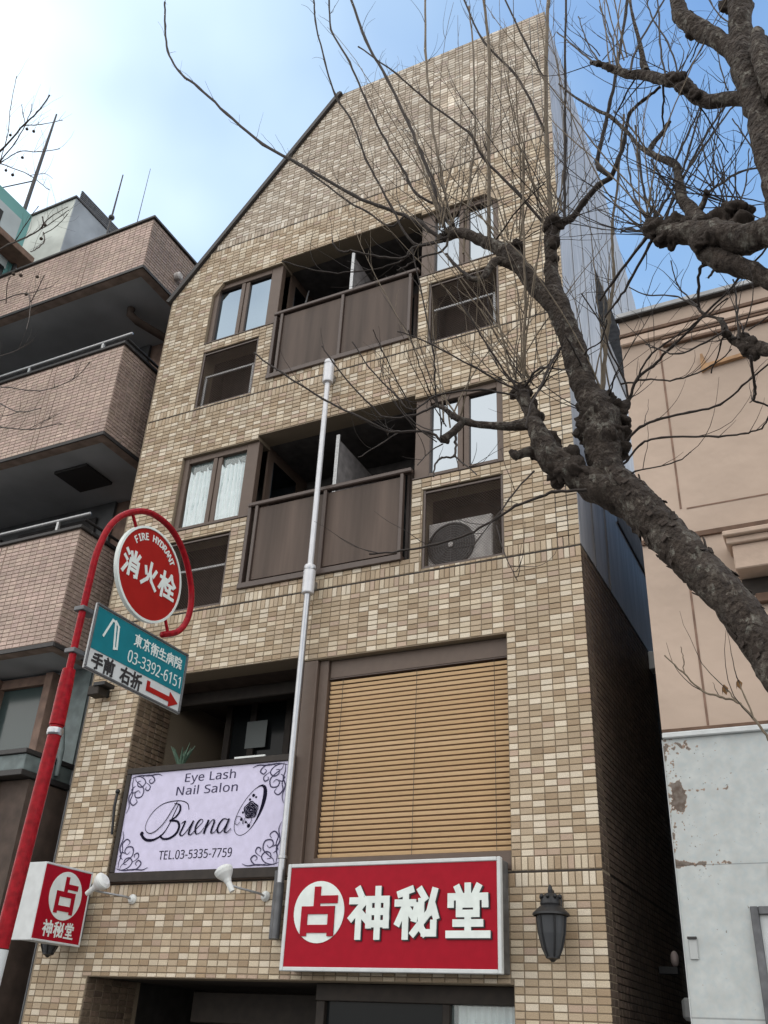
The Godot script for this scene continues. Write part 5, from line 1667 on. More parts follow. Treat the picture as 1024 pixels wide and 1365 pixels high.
func trees() -> void:
	bark_noise.seed = 2; bark_noise.frequency = 10.0; bark_noise.fractal_octaves = 5
	lump.seed = 6; lump.frequency = 13.0; lump.fractal_octaves = 3
	tree = thing("plane_tree", "bare pollarded plane tree with mottled trunk and knobbly limbs on the right", "tree")
	tree_limbs_low()
	tree_limbs_high()
	tree_shoots()
	tree_sprout()
	fine_twigs(4.6, [[Vector3(-0.91, 4.74, 4.0), 1.1, 9], [Vector3(-1.10, 6.28, 4.1), 1.5, 22], [Vector3(-1.39, 6.14, 4.12), 1.1, 12], [Vector3(-1.8, 6.38, 4.2), 1.4, 20], [Vector3(-1.35, 4.99, 4.12), 1.0, 20], [Vector3(-1.78, 4.64, 4.27), 0.8, 10], [Vector3(-0.43, 5.44, 4.6), 1.2, 36], [Vector3(-0.01, 5.4, 4.62), 0.9, 20], [Vector3(-0.13, 5.54, 4.65), 0.8, 16], [Vector3(-0.64, 7.19, 4.45), 0.9, 12], [Vector3(-0.18, 6.71, 4.5), 1.0, 14], [Vector3(-0.26, 5.73, 4.5), 0.9, 14], [Vector3(-0.08, 4.58, 4.55), 0.6, 10]], M.twig)
	water_shoots([[Vector3(-1.8, 6.4, 4.2), 15, 1.0], [Vector3(-1.10, 6.3, 4.1), 10, 0.7], [Vector3(-1.39, 6.2, 4.12), 9, 0.8], [Vector3(-1.35, 5.05, 4.12), 13, 0.9], [Vector3(-0.91, 4.85, 4.0), 7, 0.6], [Vector3(-0.43, 5.48, 4.6), 8, 1.0], [Vector3(-0.5, 7.05, 4.47), 6, 1.0], [Vector3(-1.75, 4.75, 4.25), 5, 1.0]])
	shoots = []
	tree = thing("street_tree", "bare street tree whose seed hung twigs reach in from the left edge", "tree")
	trunk("-10.6,0,2.9,0.2 -10.55,2.5,2.9,0.16 -10.6,5.5,2.9,0.14 -10.7,8.5,2.85,0.11 -10.8,11.0,2.8,0.07 -10.75,13.0,2.8,0.03")
	for q in [[6.2, -7.95, 7.38], [6.8, -8.15, 7.97], [8.2, -8.65, 9.35], [9.2, -9.12, 10.3], [10.6, -9.85, 12.0], [10.9, -9.9, 12.45]]:
		limb("%f,%f,2.85,0.05 %f,%f,2.82,0.03 %f,%f,2.8,0.012" % [-10.7, q[0], (-10.7 + q[1]) * 0.5, (q[0] + q[2]) * 0.5 + 0.1, q[1], q[2]])
	second_tree_shoots()
	fine_twigs(4.0, [], M.far_twig)

func _ready() -> void:
	rng.seed = 20240611
	var cam := Camera3D.new()
	cam.name = "camera"
	cam.transform = Transform3D(Basis.from_euler(Vector3(0.52224, 0.47952, 0.0521), EULER_ORDER_YXZ), Vector3(0, 1.55, 8.398))
	cam.fov = 57.45
	cam.near = 0.05
	cam.far = 400.0
	add_child(cam)
	cam.current = true
	var env := Environment.new()
	env.background_mode = Environment.BG_SKY
	env.sky = make_sky()
	env.tonemap_mode = Environment.TONE_MAPPER_LINEAR
	env.tonemap_exposure = 2.3
	env.sdfgi_enabled = true
	env.ssao_enabled = true
	env.ssil_enabled = true
	var we := WorldEnvironment.new()
	we.name = "world"
	we.environment = env
	add_child(we)
	var sun := DirectionalLight3D.new()
	sun.name = "sun"
	sun.light_color = Color(1.0, 0.96, 0.9)
	sun.light_energy = 0.35
	sun.light_angular_distance = 12.0
	sun.shadow_enabled = true
	add_child(sun)
	sun.look_at_from_position(Vector3(-0.757, 0.587, -0.284), Vector3.ZERO)
	materials()
	ground()
	tiled_building()
	left_building()
	right_building()
	rooftop()
	furnishings()
	red_sign()
	salon_sign()
	projecting_sign()
	hydrant_sign()
	fittings()
	trees()

func tree_limbs_low() -> void:
	trunk("1.25,0.0,4.45,0.26 1.2,0.5,4.42,0.2 1.05,1.1,4.35,0.17 0.75,1.75,4.28,0.15 0.3,2.45,4.2,0.125 -0.158,2.997,4.150,0.1074 -0.244,3.182,4.120,0.1046 -0.378,3.479,4.100,0.1029 -0.509,3.701,4.050,0.1113 -0.645,3.923,4.000,0.1162 -0.769,4.129,4.000,0.1159 -0.869,4.279,4.000,0.1104")
	limb("-0.825,4.222,4.000,0.1013 -0.892,4.327,4.010,0.0986 -0.919,4.442,4.018,0.0998 -0.920,4.572,4.027,0.1177 -0.914,4.683,4.035,0.1230 -0.935,4.789,4.043,0.1072 -0.971,4.875,4.049,0.0823 -0.999,4.966,4.055,0.0787 -1.043,5.265,4.074,0.0786 -1.091,5.512,4.089,0.0805 -1.141,5.699,4.100,0.0749")
	limb("-1.103,5.580,4.100,0.0601 -1.131,5.809,4.100,0.0520 -1.129,5.957,4.100,0.0454 -1.128,6.089,4.100,0.0483 -1.106,6.229,4.100,0.0586")
	limb("-1.101,5.536,4.100,0.0645 -1.208,5.696,4.118,0.0586 -1.302,5.912,4.139,0.0575 -1.384,6.057,4.153,0.0633 -1.496,6.177,4.167,0.0495 -1.601,6.271,4.180,0.0401 -1.705,6.352,4.191,0.0405 -1.789,6.372,4.200,0.0459")
	limb("-1.319,5.934,4.100,0.0387 -1.395,5.978,4.157,0.0339 -1.461,5.990,4.200,0.0315 -1.499,5.906,4.237,0.0288 -1.526,5.805,4.276,0.0237 -1.583,5.773,4.313,0.0165 -1.629,5.803,4.350,0.0118")
	limb("-0.807,4.156,4.000,0.1085 -0.926,4.225,4.035,0.1016 -1.032,4.303,4.066,0.0904 -1.125,4.386,4.095,0.0914 -1.203,4.474,4.122,0.0840 -1.242,4.594,4.149,0.0679 -1.277,4.674,4.167,0.0513 -1.389,4.676,4.193,0.0301 -1.565,4.708,4.234,0.0239 -1.663,4.746,4.257,0.0240 -1.719,4.784,4.271,0.0211 -1.775,4.848,4.288,0.0159 -1.828,4.877,4.300,0.0111")
	limb("-1.666,4.751,4.250,0.0241 -1.704,4.689,4.271,0.0239 -1.766,4.613,4.300,0.0281")
	limb("-1.198,4.491,4.050,0.0595 -1.268,4.527,4.103,0.0425 -1.334,4.507,4.145,0.0297 -1.381,4.484,4.177,0.0296 -1.404,4.511,4.200,0.0127")
	limb("-1.248,4.611,4.100,0.0599 -1.281,4.738,4.120,0.0476 -1.317,4.844,4.137,0.0437 -1.342,4.929,4.150,0.0485")
	knuckle("-0.918,4.687,4.000,0.1280")
	knuckle("-0.977,4.656,4.000,0.0855")
	knuckle("-0.861,4.599,4.000,0.0843")
	knuckle("-0.832,4.757,4.000,0.0725")
	knuckle("-0.977,4.787,4.000,0.0735")
	knuckle("-0.803,4.687,4.000,0.0508")
	knuckle("-0.906,4.510,4.000,0.1006")
	knuckle("-0.894,4.839,4.000,0.0691")
	knuckle("-1.022,4.626,4.000,0.0428")
	knuckle("-0.835,4.502,4.000,0.0458")
	knuckle("-1.395,6.105,4.120,0.0688")
	knuckle("-1.834,6.461,4.120,0.0520")
	knuckle("-1.342,6.151,4.120,0.0442")
	knuckle("-1.437,6.075,4.120,0.0442")
	knuckle("-1.879,6.444,4.120,0.0364")
	knuckle("-1.100,6.240,4.120,0.0634")
	knuckle("-1.136,6.215,4.120,0.0439")
	knuckle("-1.050,6.239,4.120,0.0389")
	knuckle("-1.113,6.064,4.120,0.0481")
	knuckle("-1.124,5.936,4.120,0.0428")
	knuckle("-1.358,4.980,4.100,0.0536")
	knuckle("-1.391,4.967,4.100,0.0358")
	knuckle("-1.306,4.866,4.100,0.0440")
	knuckle("-1.269,4.748,4.100,0.0478")
	knuckle("-1.205,4.574,4.100,0.0595")
	knuckle("-1.296,4.515,4.100,0.0426")
	knuckle("-1.402,4.537,4.100,0.0344")
	knuckle("-1.092,4.420,4.100,0.0748")
	knuckle("-1.159,4.362,4.100,0.0706")
	knuckle("-1.852,4.757,4.100,0.0317")
	knuckle("-1.251,4.535,4.100,0.0638")
	knuckle("-1.055,4.327,4.100,0.0698")
func tree_limbs_high() -> void:
	limb("0.85,1.6,4.3,0.13 0.8,2.6,4.42,0.12 0.62,3.7,4.55,0.11 0.42,4.5,4.64,0.085 0.169,4.726,4.650,0.0530 0.068,4.850,4.650,0.0488 -0.008,4.939,4.650,0.0514 -0.119,5.038,4.650,0.0600 -0.172,5.132,4.650,0.0647 -0.215,5.240,4.650,0.0579")
	limb("0.8,2.6,4.42,0.12 0.72,3.8,4.55,0.12 0.45,4.6,4.7,0.105 0.183,4.918,4.750,0.0886 0.195,5.248,4.750,0.0771 0.195,5.569,4.750,0.0798 0.201,5.874,4.750,0.0823 0.191,6.094,4.750,0.0883 0.173,6.291,4.750,0.0819 0.183,6.471,4.750,0.0708 0.206,6.670,4.750,0.0720 0.238,6.929,4.750,0.0736 0.262,7.292,4.750,0.0536")
	limb("0.186,4.976,4.750,0.0856 0.109,5.065,4.727,0.0801 0.019,5.084,4.704,0.0812 -0.097,5.177,4.675,0.0908 -0.221,5.291,4.644,0.0739 -0.330,5.350,4.619,0.0594 -0.417,5.417,4.600,0.0604")
	limb("0.168,6.313,4.750,0.0739 0.130,6.474,4.742,0.0586 0.053,6.644,4.733,0.0579 -0.028,6.816,4.724,0.0614 -0.088,6.944,4.718,0.0580 -0.102,7.099,4.712,0.0499 -0.095,7.393,4.700,0.0372")
	limb("0.279,5.839,4.850,0.0611 0.261,6.031,4.850,0.0546 0.258,6.209,4.850,0.0556 0.265,6.360,4.850,0.0403 0.265,6.413,4.850,0.0243")
	limb("0.200,5.947,4.750,0.0553 0.165,6.031,4.733,0.0481 0.075,6.135,4.700,0.0451 -0.036,6.217,4.663,0.0440 -0.106,6.351,4.635,0.0449 -0.146,6.481,4.614,0.0458 -0.186,6.573,4.598,0.0486 -0.253,6.638,4.578,0.0358 -0.374,6.808,4.540,0.0323 -0.464,6.901,4.515,0.0305 -0.531,7.004,4.495,0.0286 -0.629,7.161,4.467,0.0195 -0.692,7.245,4.450,0.0148")
	limb("-0.358,6.880,4.500,0.0303 -0.364,6.966,4.500,0.0235 -0.368,7.174,4.500,0.0153 -0.389,7.532,4.500,0.0108 -0.384,7.824,4.500,0.0076")
	limb("-0.186,5.325,4.650,0.0544 -0.223,5.475,4.621,0.0437 -0.259,5.615,4.595,0.0325 -0.265,5.837,4.557,0.0250 -0.273,5.954,4.538,0.0254 -0.350,6.073,4.511,0.0216 -0.417,6.191,4.487,0.0198 -0.468,6.299,4.467,0.0134 -0.514,6.453,4.443,0.0119 -0.620,6.722,4.401,0.0142 -0.689,6.836,4.380,0.0116 -0.843,7.123,4.334,0.0080 -0.950,7.361,4.300,0.0057")
	limb("-0.417,6.227,4.450,0.0187 -0.377,6.310,4.435,0.0161 -0.319,6.395,4.417,0.0153 -0.288,6.461,4.406,0.0145 -0.269,6.485,4.400,0.0073")
	limb("-0.195,5.411,4.650,0.0196 -0.155,5.451,4.675,0.0156 -0.132,5.489,4.694,0.0180 -0.119,5.493,4.700,0.0078")
	limb("0.5,4.25,4.6,0.05 0.055,4.452,4.600,0.0349 0.006,4.491,4.576,0.0336 -0.038,4.531,4.555,0.0394 -0.079,4.573,4.535,0.0435 -0.116,4.624,4.516,0.0293 -0.141,4.657,4.503,0.0222 -0.167,4.729,4.483,0.0206 -0.177,4.813,4.462,0.0159 -0.202,4.864,4.448,0.0084 -0.261,4.932,4.421,0.0070 -0.289,5.016,4.400,0.0063")
	knuckle("-0.078,4.562,4.550,0.0505")
	knuckle("-0.063,4.506,4.550,0.0358")
	knuckle("-0.089,4.607,4.550,0.0327")
	knuckle("-0.162,4.660,4.550,0.0220")
	knuckle("-0.414,5.402,4.620,0.0641")
	knuckle("-0.385,5.340,4.620,0.0477")
	knuckle("-0.315,5.415,4.620,0.0478")
	knuckle("-0.263,5.360,4.620,0.0592")
	knuckle("-0.175,5.306,4.620,0.0701")
	knuckle("-0.038,5.378,4.620,0.0582")
	knuckle("0.016,5.370,4.620,0.0502")
	knuckle("-0.098,5.317,4.620,0.0697")
	knuckle("0.006,5.272,4.620,0.0688")
	knuckle("-0.171,5.186,4.620,0.0692")
	knuckle("-0.334,5.307,4.620,0.0434")
	knuckle("-0.114,5.136,4.620,0.0533")
	knuckle("-0.131,5.488,4.700,0.0234")
	knuckle("-0.172,5.153,4.700,0.0681")
	knuckle("-0.173,6.434,4.700,0.0472")
	knuckle("-0.202,6.471,4.700,0.0389")
	knuckle("-0.152,6.355,4.700,0.0383")
	knuckle("-0.106,6.256,4.700,0.0378")
	knuckle("-0.086,6.984,4.700,0.0539")
	knuckle("0.002,6.780,4.700,0.0525")
	knuckle("0.284,6.531,4.700,0.0461")
	knuckle("0.289,6.433,4.700,0.0456")
	knuckle("0.180,6.896,4.700,0.0524")
	knuckle("-0.545,6.771,4.700,0.0273")
	knuckle("-0.600,6.840,4.700,0.0230")
	knuckle("-0.044,6.788,4.700,0.0352")
func tree_shoots() -> void:
	shoot("-1.080,6.252,4.100,0.0254 -0.982,6.258,4.126,0.0236 -0.881,6.310,4.159,0.0219 -0.771,6.366,4.195,0.0202 -0.689,6.403,4.222,0.0186 -0.641,6.419,4.237,0.0170 -0.617,6.490,4.256,0.0155 -0.572,6.602,4.287,0.0140 -0.505,6.765,4.332,0.0126 -0.406,6.828,4.367,0.0110 -0.293,6.818,4.400,0.0093")
	shoot("-0.693,6.428,4.200,0.0172 -0.748,6.505,4.206,0.0163 -0.758,6.569,4.210,0.0154 -0.729,6.676,4.217,0.0144 -0.680,6.893,4.230,0.0136 -0.636,7.040,4.240,0.0126 -0.566,7.314,4.257,0.0117 -0.451,7.867,4.288,0.0110 -0.408,8.103,4.300,0.0100")
	pale_shoot("-1.114,6.280,4.100,0.0226 -1.101,6.956,4.129,0.0211 -1.067,7.671,4.157,0.0195 -1.002,8.540,4.188,0.0177 -0.976,8.900,4.200,0.0152")
	shoot("-1.013,6.207,4.150,0.0106 -0.960,6.772,4.228,0.0098 -0.896,7.415,4.310,0.0089 -0.818,8.189,4.400,0.0081")
	shoot("-1.145,6.259,4.100,0.0113 -1.309,6.563,4.185,0.0105 -1.506,6.908,4.276,0.0097 -1.601,7.143,4.330,0.0087 -1.888,7.543,4.432,0.0078 -2.102,7.851,4.504,0.0068 -2.417,8.296,4.600,0.0058")
	shoot("-1.113,7.163,4.130,0.0105 -1.273,7.746,4.193,0.0097 -1.505,8.255,4.246,0.0088 -1.664,8.874,4.300,0.0078")
	shoot("-1.081,7.655,4.150,0.0103 -1.196,8.106,4.220,0.0087 -1.333,8.677,4.300,0.0070")
	shoot("-1.778,6.439,4.200,0.0159 -1.882,6.675,4.215,0.0153 -1.904,6.884,4.227,0.0145 -2.004,7.243,4.247,0.0140 -2.136,7.673,4.270,0.0134 -2.308,8.215,4.295,0.0129 -2.519,8.815,4.321,0.0124 -2.720,9.555,4.350,0.0118")
	shoot("-1.889,6.693,4.200,0.0100 -2.042,6.839,4.229,0.0096 -2.119,7.063,4.257,0.0093 -2.267,7.429,4.302,0.0090 -2.446,7.944,4.360,0.0088 -2.593,8.433,4.409,0.0085 -2.782,8.935,4.457,0.0082 -2.827,9.402,4.500,0.0078")
	shoot("-1.844,6.352,4.200,0.0092 -2.040,6.352,4.249,0.0088 -2.199,6.708,4.321,0.0086 -2.374,7.188,4.410,0.0084 -2.478,7.575,4.475,0.0082 -2.611,7.869,4.523,0.0079 -2.704,8.268,4.583,0.0075 -2.807,8.780,4.655,0.0073 -2.841,9.108,4.700,0.0068")
	pale_shoot("-1.773,6.437,4.200,0.0148 -1.862,6.970,4.179,0.0141 -1.971,7.724,4.153,0.0135 -2.049,8.623,4.125,0.0127 -2.096,9.505,4.100,0.0117")
	pale_shoot("-1.690,6.150,4.200,0.0124 -1.674,6.865,4.144,0.0118 -1.650,7.462,4.101,0.0108 -1.684,8.520,4.037,0.0101 -1.724,9.207,4.000,0.0089")
	pale_shoot("-1.528,6.213,4.150,0.0194 -1.502,7.248,4.217,0.0182 -1.470,8.077,4.265,0.0164 -1.486,8.782,4.300,0.0142")
	pale_shoot("-1.322,6.130,4.120,0.0088 -1.250,6.552,4.251,0.0070 -1.168,7.049,4.400,0.0050")
	shoot("-1.486,6.223,4.150,0.0070 -1.275,6.293,4.275,0.0053 -1.058,6.331,4.400,0.0038")
	shoot("-1.772,6.358,4.200,0.0148 -1.866,6.370,4.214,0.0142 -1.989,6.510,4.235,0.0137 -2.117,6.648,4.255,0.0132 -2.305,6.781,4.281,0.0128 -2.503,6.944,4.308,0.0123 -2.983,7.454,4.372,0.0123 -3.348,7.833,4.416,0.0120 -3.766,8.390,4.465,0.0118 -4.095,8.861,4.502,0.0115 -4.344,9.186,4.526,0.0109 -4.529,9.566,4.550,0.0103 -4.641,10.006,4.576,0.0096 -4.700,10.389,4.600,0.0089")
	shoot("-2.119,6.639,4.250,0.0074 -2.223,6.575,4.271,0.0071 -2.390,6.739,4.300,0.0069 -2.534,6.886,4.324,0.0067 -2.827,7.227,4.374,0.0066 -2.979,7.438,4.400,0.0064")
	shoot("-1.843,6.324,4.200,0.0092 -2.020,6.250,4.274,0.0086 -2.076,6.174,4.304,0.0081 -2.238,6.201,4.367,0.0076 -2.392,6.236,4.427,0.0071 -2.490,6.261,4.465,0.0066 -2.530,6.308,4.485,0.0062 -2.537,6.354,4.500,0.0057")
	shoot("-2.056,6.333,4.200,0.0072 -2.130,6.256,4.232,0.0067 -2.252,6.177,4.278,0.0061 -2.402,6.140,4.330,0.0056 -2.649,6.185,4.410,0.0052 -2.933,6.293,4.500,0.0047")
	shoot("-1.799,6.334,4.200,0.0092 -1.844,6.227,4.221,0.0081 -1.982,6.202,4.256,0.0071 -2.053,6.126,4.279,0.0060 -2.124,6.066,4.300,0.0050")
	shoot("-1.537,5.774,4.300,0.0123 -1.628,5.848,4.300,0.0108 -1.717,5.974,4.300,0.0094 -1.771,6.076,4.300,0.0079")
	pale_shoot("-1.327,4.985,4.150,0.0150 -1.307,5.299,4.179,0.0134 -1.282,5.639,4.208,0.0116 -1.262,6.249,4.257,0.0099 -1.225,6.824,4.300,0.0081")
	shoot("-1.348,4.917,4.200,0.0066 -1.513,5.021,4.278,0.0056 -1.800,5.232,4.414,0.0047 -1.999,5.354,4.500,0.0038")
	shoot("-1.348,4.917,4.200,0.0070 -1.454,5.124,4.319,0.0060 -1.531,5.294,4.412,0.0050 -1.597,5.462,4.500,0.0039")
	shoot("-1.354,4.876,4.200,0.0065 -1.560,4.941,4.255,0.0061 -1.810,4.924,4.321,0.0057 -1.935,4.822,4.361,0.0051 -2.028,4.921,4.391,0.0047 -2.211,5.174,4.456,0.0043 -2.311,5.369,4.500,0.0039")
	shoot("-1.872,4.952,4.200,0.0077 -2.000,4.868,4.253,0.0070 -2.143,4.874,4.303,0.0063 -2.230,4.947,4.340,0.0057 -2.459,5.268,4.458,0.0051 -2.528,5.398,4.500,0.0045")
	shoot("-1.862,4.955,4.200,0.0068 -1.852,5.141,4.256,0.0061 -1.841,5.281,4.298,0.0054 -1.893,5.746,4.428,0.0047 -1.931,6.021,4.500,0.0040")
	shoot("-1.862,4.966,4.200,0.0055 -1.888,5.035,4.259,0.0046 -1.913,5.183,4.381,0.0038 -1.923,5.328,4.500,0.0030")
	shoot("-2.012,4.941,4.200,0.0055 -2.059,5.068,4.283,0.0047 -2.137,5.283,4.420,0.0039 -2.172,5.413,4.500,0.0031")
	shoot("-1.828,4.682,4.200,0.0089 -1.898,4.746,4.221,0.0084 -2.081,4.772,4.265,0.0079 -2.154,4.802,4.282,0.0073 -2.314,4.897,4.322,0.0068 -2.565,5.081,4.383,0.0064 -2.827,5.300,4.446,0.0060 -3.053,5.518,4.500,0.0055")
	shoot("-2.114,4.822,4.200,0.0055 -2.153,4.667,4.323,0.0041 -2.225,4.496,4.500,0.0028")
	shoot("-1.733,4.711,4.200,0.0088 -1.712,4.610,4.250,0.0079 -1.695,4.474,4.322,0.0069 -1.736,4.418,4.387,0.0061 -1.757,4.352,4.441,0.0053 -1.742,4.245,4.500,0.0045")
	shoot("-1.746,4.561,4.200,0.0057 -1.488,4.194,4.500,0.0028")
	shoot("-1.818,4.658,4.200,0.0053 -1.838,4.550,4.314,0.0040 -1.838,4.336,4.500,0.0027")
	shoot("-0.988,4.155,4.200,0.0087 -1.147,4.153,4.241,0.0083 -1.224,4.131,4.261,0.0078 -1.343,4.079,4.294,0.0073 -1.454,4.017,4.326,0.0068 -1.595,3.928,4.367,0.0063 -1.760,3.880,4.411,0.0058 -1.939,3.847,4.457,0.0053 -2.113,3.840,4.500,0.0048")
	shoot("-1.269,4.339,4.200,0.0062 -1.380,4.127,4.305,0.0047 -1.535,3.724,4.500,0.0031")
	shoot("-1.081,5.145,4.200,0.0088 -1.137,4.888,4.303,0.0072 -1.205,4.537,4.451,0.0056 -1.218,4.420,4.500,0.0043")
	shoot("-1.302,4.931,4.200,0.0079 -1.170,4.930,4.332,0.0065 -1.035,4.812,4.435,0.0051 -0.959,4.715,4.500,0.0039")
	shoot("-1.260,4.838,4.200,0.0065 -1.168,4.834,4.280,0.0054 -1.047,4.873,4.428,0.0043 -0.999,4.897,4.500,0.0034")
	shoot("-1.492,4.044,4.200,0.0041 -1.386,3.765,4.357,0.0030 -1.283,3.535,4.500,0.0020")
	pale_shoot("-0.920,4.846,4.000,0.0191 -0.895,4.919,4.008,0.0178 -0.858,5.203,4.038,0.0168 -0.814,5.376,4.056,0.0157 -0.788,5.498,4.069,0.0144 -0.747,5.720,4.090,0.0133 -0.725,6.077,4.122,0.0122 -0.649,6.448,4.156,0.0110 -0.567,6.974,4.200,0.0099")
	shoot("-0.807,4.740,4.000,0.0102 -0.766,4.787,4.015,0.0096 -0.690,4.896,4.046,0.0090 -0.593,4.963,4.075,0.0084 -0.475,5.038,4.110,0.0078 -0.314,5.125,4.157,0.0071 -0.068,5.283,4.234,0.0064 0.136,5.418,4.300,0.0058")
	shoot("-0.789,4.761,4.000,0.0081 -0.753,4.814,4.023,0.0075 -0.688,4.886,4.059,0.0070 -0.604,4.989,4.109,0.0064 -0.508,5.035,4.149,0.0058 -0.332,5.056,4.217,0.0052 -0.139,5.116,4.300,0.0046")
	shoot("-0.827,4.505,4.000,0.0092 -0.792,4.527,4.013,0.0086 -0.699,4.567,4.047,0.0080 -0.601,4.584,4.079,0.0074 -0.426,4.543,4.134,0.0067 -0.272,4.523,4.186,0.0061 -0.151,4.548,4.230,0.0055 0.010,4.635,4.300,0.0050")
	shoot("-0.836,4.393,4.000,0.0078 -0.798,4.409,4.014,0.0074 -0.700,4.454,4.053,0.0069 -0.592,4.452,4.090,0.0063 -0.297,4.317,4.194,0.0056 -0.172,4.263,4.242,0.0050 -0.091,4.261,4.274,0.0046 -0.047,4.304,4.300,0.0042")
	shoot("-0.850,4.318,4.000,0.0049 -0.752,4.291,4.064,0.0042 -0.514,4.204,4.229,0.0033 -0.428,4.203,4.300,0.0027")
	shoot("-0.791,4.938,4.000,0.0061 -0.647,4.872,4.061,0.0053 -0.467,4.790,4.142,0.0046 -0.289,4.748,4.229,0.0039 -0.163,4.764,4.300,0.0033")
	shoot("-0.758,4.816,4.000,0.0073 -0.766,4.949,4.065,0.0066 -0.805,5.077,4.129,0.0059 -0.837,5.247,4.210,0.0052 -0.911,5.428,4.300,0.0045")
	shoot("-1.039,5.079,4.000,0.0058 -0.949,5.133,4.116,0.0049 -0.848,5.119,4.200,0.0041 -0.769,5.150,4.300,0.0033")
	shoot("-0.959,4.917,4.000,0.0083 -0.966,4.992,4.089,0.0072 -1.005,5.097,4.223,0.0060 -1.028,5.156,4.300,0.0049")
	shoot("-0.877,4.839,4.000,0.0056 -0.795,4.842,4.187,0.0043 -0.735,4.829,4.300,0.0032")
	shoot("-0.426,5.443,4.600,0.0105 -0.468,5.444,4.576,0.0092 -0.695,5.330,4.419,0.0080 -0.798,5.275,4.350,0.0066")
	shoot("-0.425,5.375,4.600,0.0092 -0.463,5.368,4.578,0.0084 -0.611,5.257,4.466,0.0076 -0.697,5.194,4.403,0.0067 -0.774,5.139,4.350,0.0058")
	shoot("-0.441,5.455,4.600,0.0085 -0.384,5.634,4.558,0.0078 -0.275,5.848,4.500,0.0071 -0.184,6.184,4.430,0.0064 -0.080,6.596,4.350,0.0057")
	shoot("-0.377,5.456,4.600,0.0089 -0.298,5.714,4.540,0.0082 -0.189,5.998,4.473,0.0075 -0.070,6.284,4.406,0.0068 0.038,6.531,4.350,0.0059")
	shoot("-0.266,5.901,4.600,0.0075 -0.179,6.224,4.478,0.0063 -0.081,6.583,4.350,0.0049")
	shoot("-0.241,5.767,4.600,0.0078 -0.102,6.071,4.493,0.0065 0.098,6.498,4.350,0.0051")
	shoot("-0.127,5.596,4.600,0.0084 -0.048,5.733,4.525,0.0074 0.041,5.829,4.452,0.0064 0.170,5.939,4.350,0.0053")
	shoot("-0.137,5.578,4.600,0.0052 -0.022,5.615,4.491,0.0042 0.134,5.667,4.350,0.0032")
	shoot("-0.127,5.562,4.600,0.0052 -0.011,5.554,4.484,0.0042 0.122,5.534,4.350,0.0032")
	shoot("-0.093,5.444,4.600,0.0047 -0.033,5.837,4.477,0.0040 -0.055,6.309,4.350,0.0032")
	shoot("0.153,5.672,4.600,0.0051 0.100,6.117,4.445,0.0044 0.065,6.414,4.350,0.0035")
	shoot("-0.407,6.071,4.600,0.0056 -0.499,6.483,4.458,0.0048 -0.593,6.805,4.350,0.0037")
	shoot("-0.431,5.479,4.600,0.0061 -0.503,5.765,4.523,0.0055 -0.543,6.172,4.424,0.0049 -0.542,6.492,4.350,0.0042")
	shoot("-0.385,5.460,4.600,0.0065 -0.459,5.794,4.523,0.0059 -0.481,6.278,4.421,0.0053 -0.483,6.638,4.350,0.0045")
	shoot("-0.456,5.422,4.600,0.0073 -0.574,5.671,4.437,0.0062 -0.641,5.742,4.350,0.0047")
	shoot("-0.334,5.460,4.600,0.0048 -0.280,5.720,4.526,0.0043 -0.165,5.971,4.441,0.0038 -0.023,6.227,4.350,0.0032")
	shoot("-0.046,5.452,4.600,0.0047 -0.041,5.781,4.477,0.0040 -0.054,6.145,4.350,0.0031")
	shoot("0.009,5.444,4.600,0.0047 0.069,5.718,4.486,0.0039 0.124,6.088,4.350,0.0031")
	shoot("-0.281,5.585,4.600,0.0081 -0.371,6.008,4.440,0.0070 -0.417,6.266,4.350,0.0054")
	shoot("-0.192,5.097,4.600,0.0100 -0.236,5.094,4.565,0.0092 -0.266,5.027,4.500,0.0085 -0.278,4.967,4.448,0.0077 -0.237,4.933,4.403,0.0069 -0.173,4.914,4.350,0.0061")
	shoot("-0.131,5.084,4.600,0.0084 -0.180,5.172,4.454,0.0069 -0.210,5.223,4.350,0.0053")
	shoot("-0.164,4.668,4.600,0.0055 -0.196,4.637,4.509,0.0044 -0.277,4.591,4.350,0.0034")
	shoot("-0.160,4.648,4.600,0.0055 -0.267,4.667,4.531,0.0050 -0.406,4.704,4.448,0.0046 -0.504,4.787,4.393,0.0041 -0.574,4.884,4.350,0.0036")
	shoot("-0.073,4.462,4.600,0.0081 -0.075,4.444,4.576,0.0075 -0.084,4.374,4.480,0.0069 -0.099,4.336,4.426,0.0063 -0.079,4.329,4.402,0.0056 -0.032,4.320,4.350,0.0050")
	shoot("-0.098,4.214,4.600,0.0041 -0.123,4.359,4.350,0.0026")
	shoot("-0.111,4.575,4.600,0.0061 -0.104,4.810,4.496,0.0055 -0.093,5.040,4.399,0.0049 -0.091,5.161,4.350,0.0041")
	shoot("-0.242,4.782,4.600,0.0052 -0.308,4.923,4.543,0.0048 -0.381,5.034,4.493,0.0044 -0.534,5.188,4.404,0.0040 -0.626,5.308,4.350,0.0035")
	shoot("-0.271,4.842,4.600,0.0049 -0.356,5.134,4.464,0.0041 -0.388,5.414,4.350,0.0033")
	shoot("-0.241,6.623,4.600,0.0071 -0.250,7.082,4.503,0.0065 -0.234,7.512,4.415,0.0058 -0.224,7.855,4.350,0.0049")
	shoot("-0.168,6.609,4.600,0.0062 -0.206,7.043,4.511,0.0057 -0.280,7.543,4.415,0.0051 -0.300,7.907,4.350,0.0043")
	shoot("-0.439,6.797,4.600,0.0083 -0.381,7.140,4.520,0.0074 -0.228,7.618,4.397,0.0066 -0.160,7.794,4.350,0.0055")
	shoot("-0.516,6.872,4.600,0.0060 -0.541,7.381,4.475,0.0051 -0.609,7.942,4.350,0.0041")
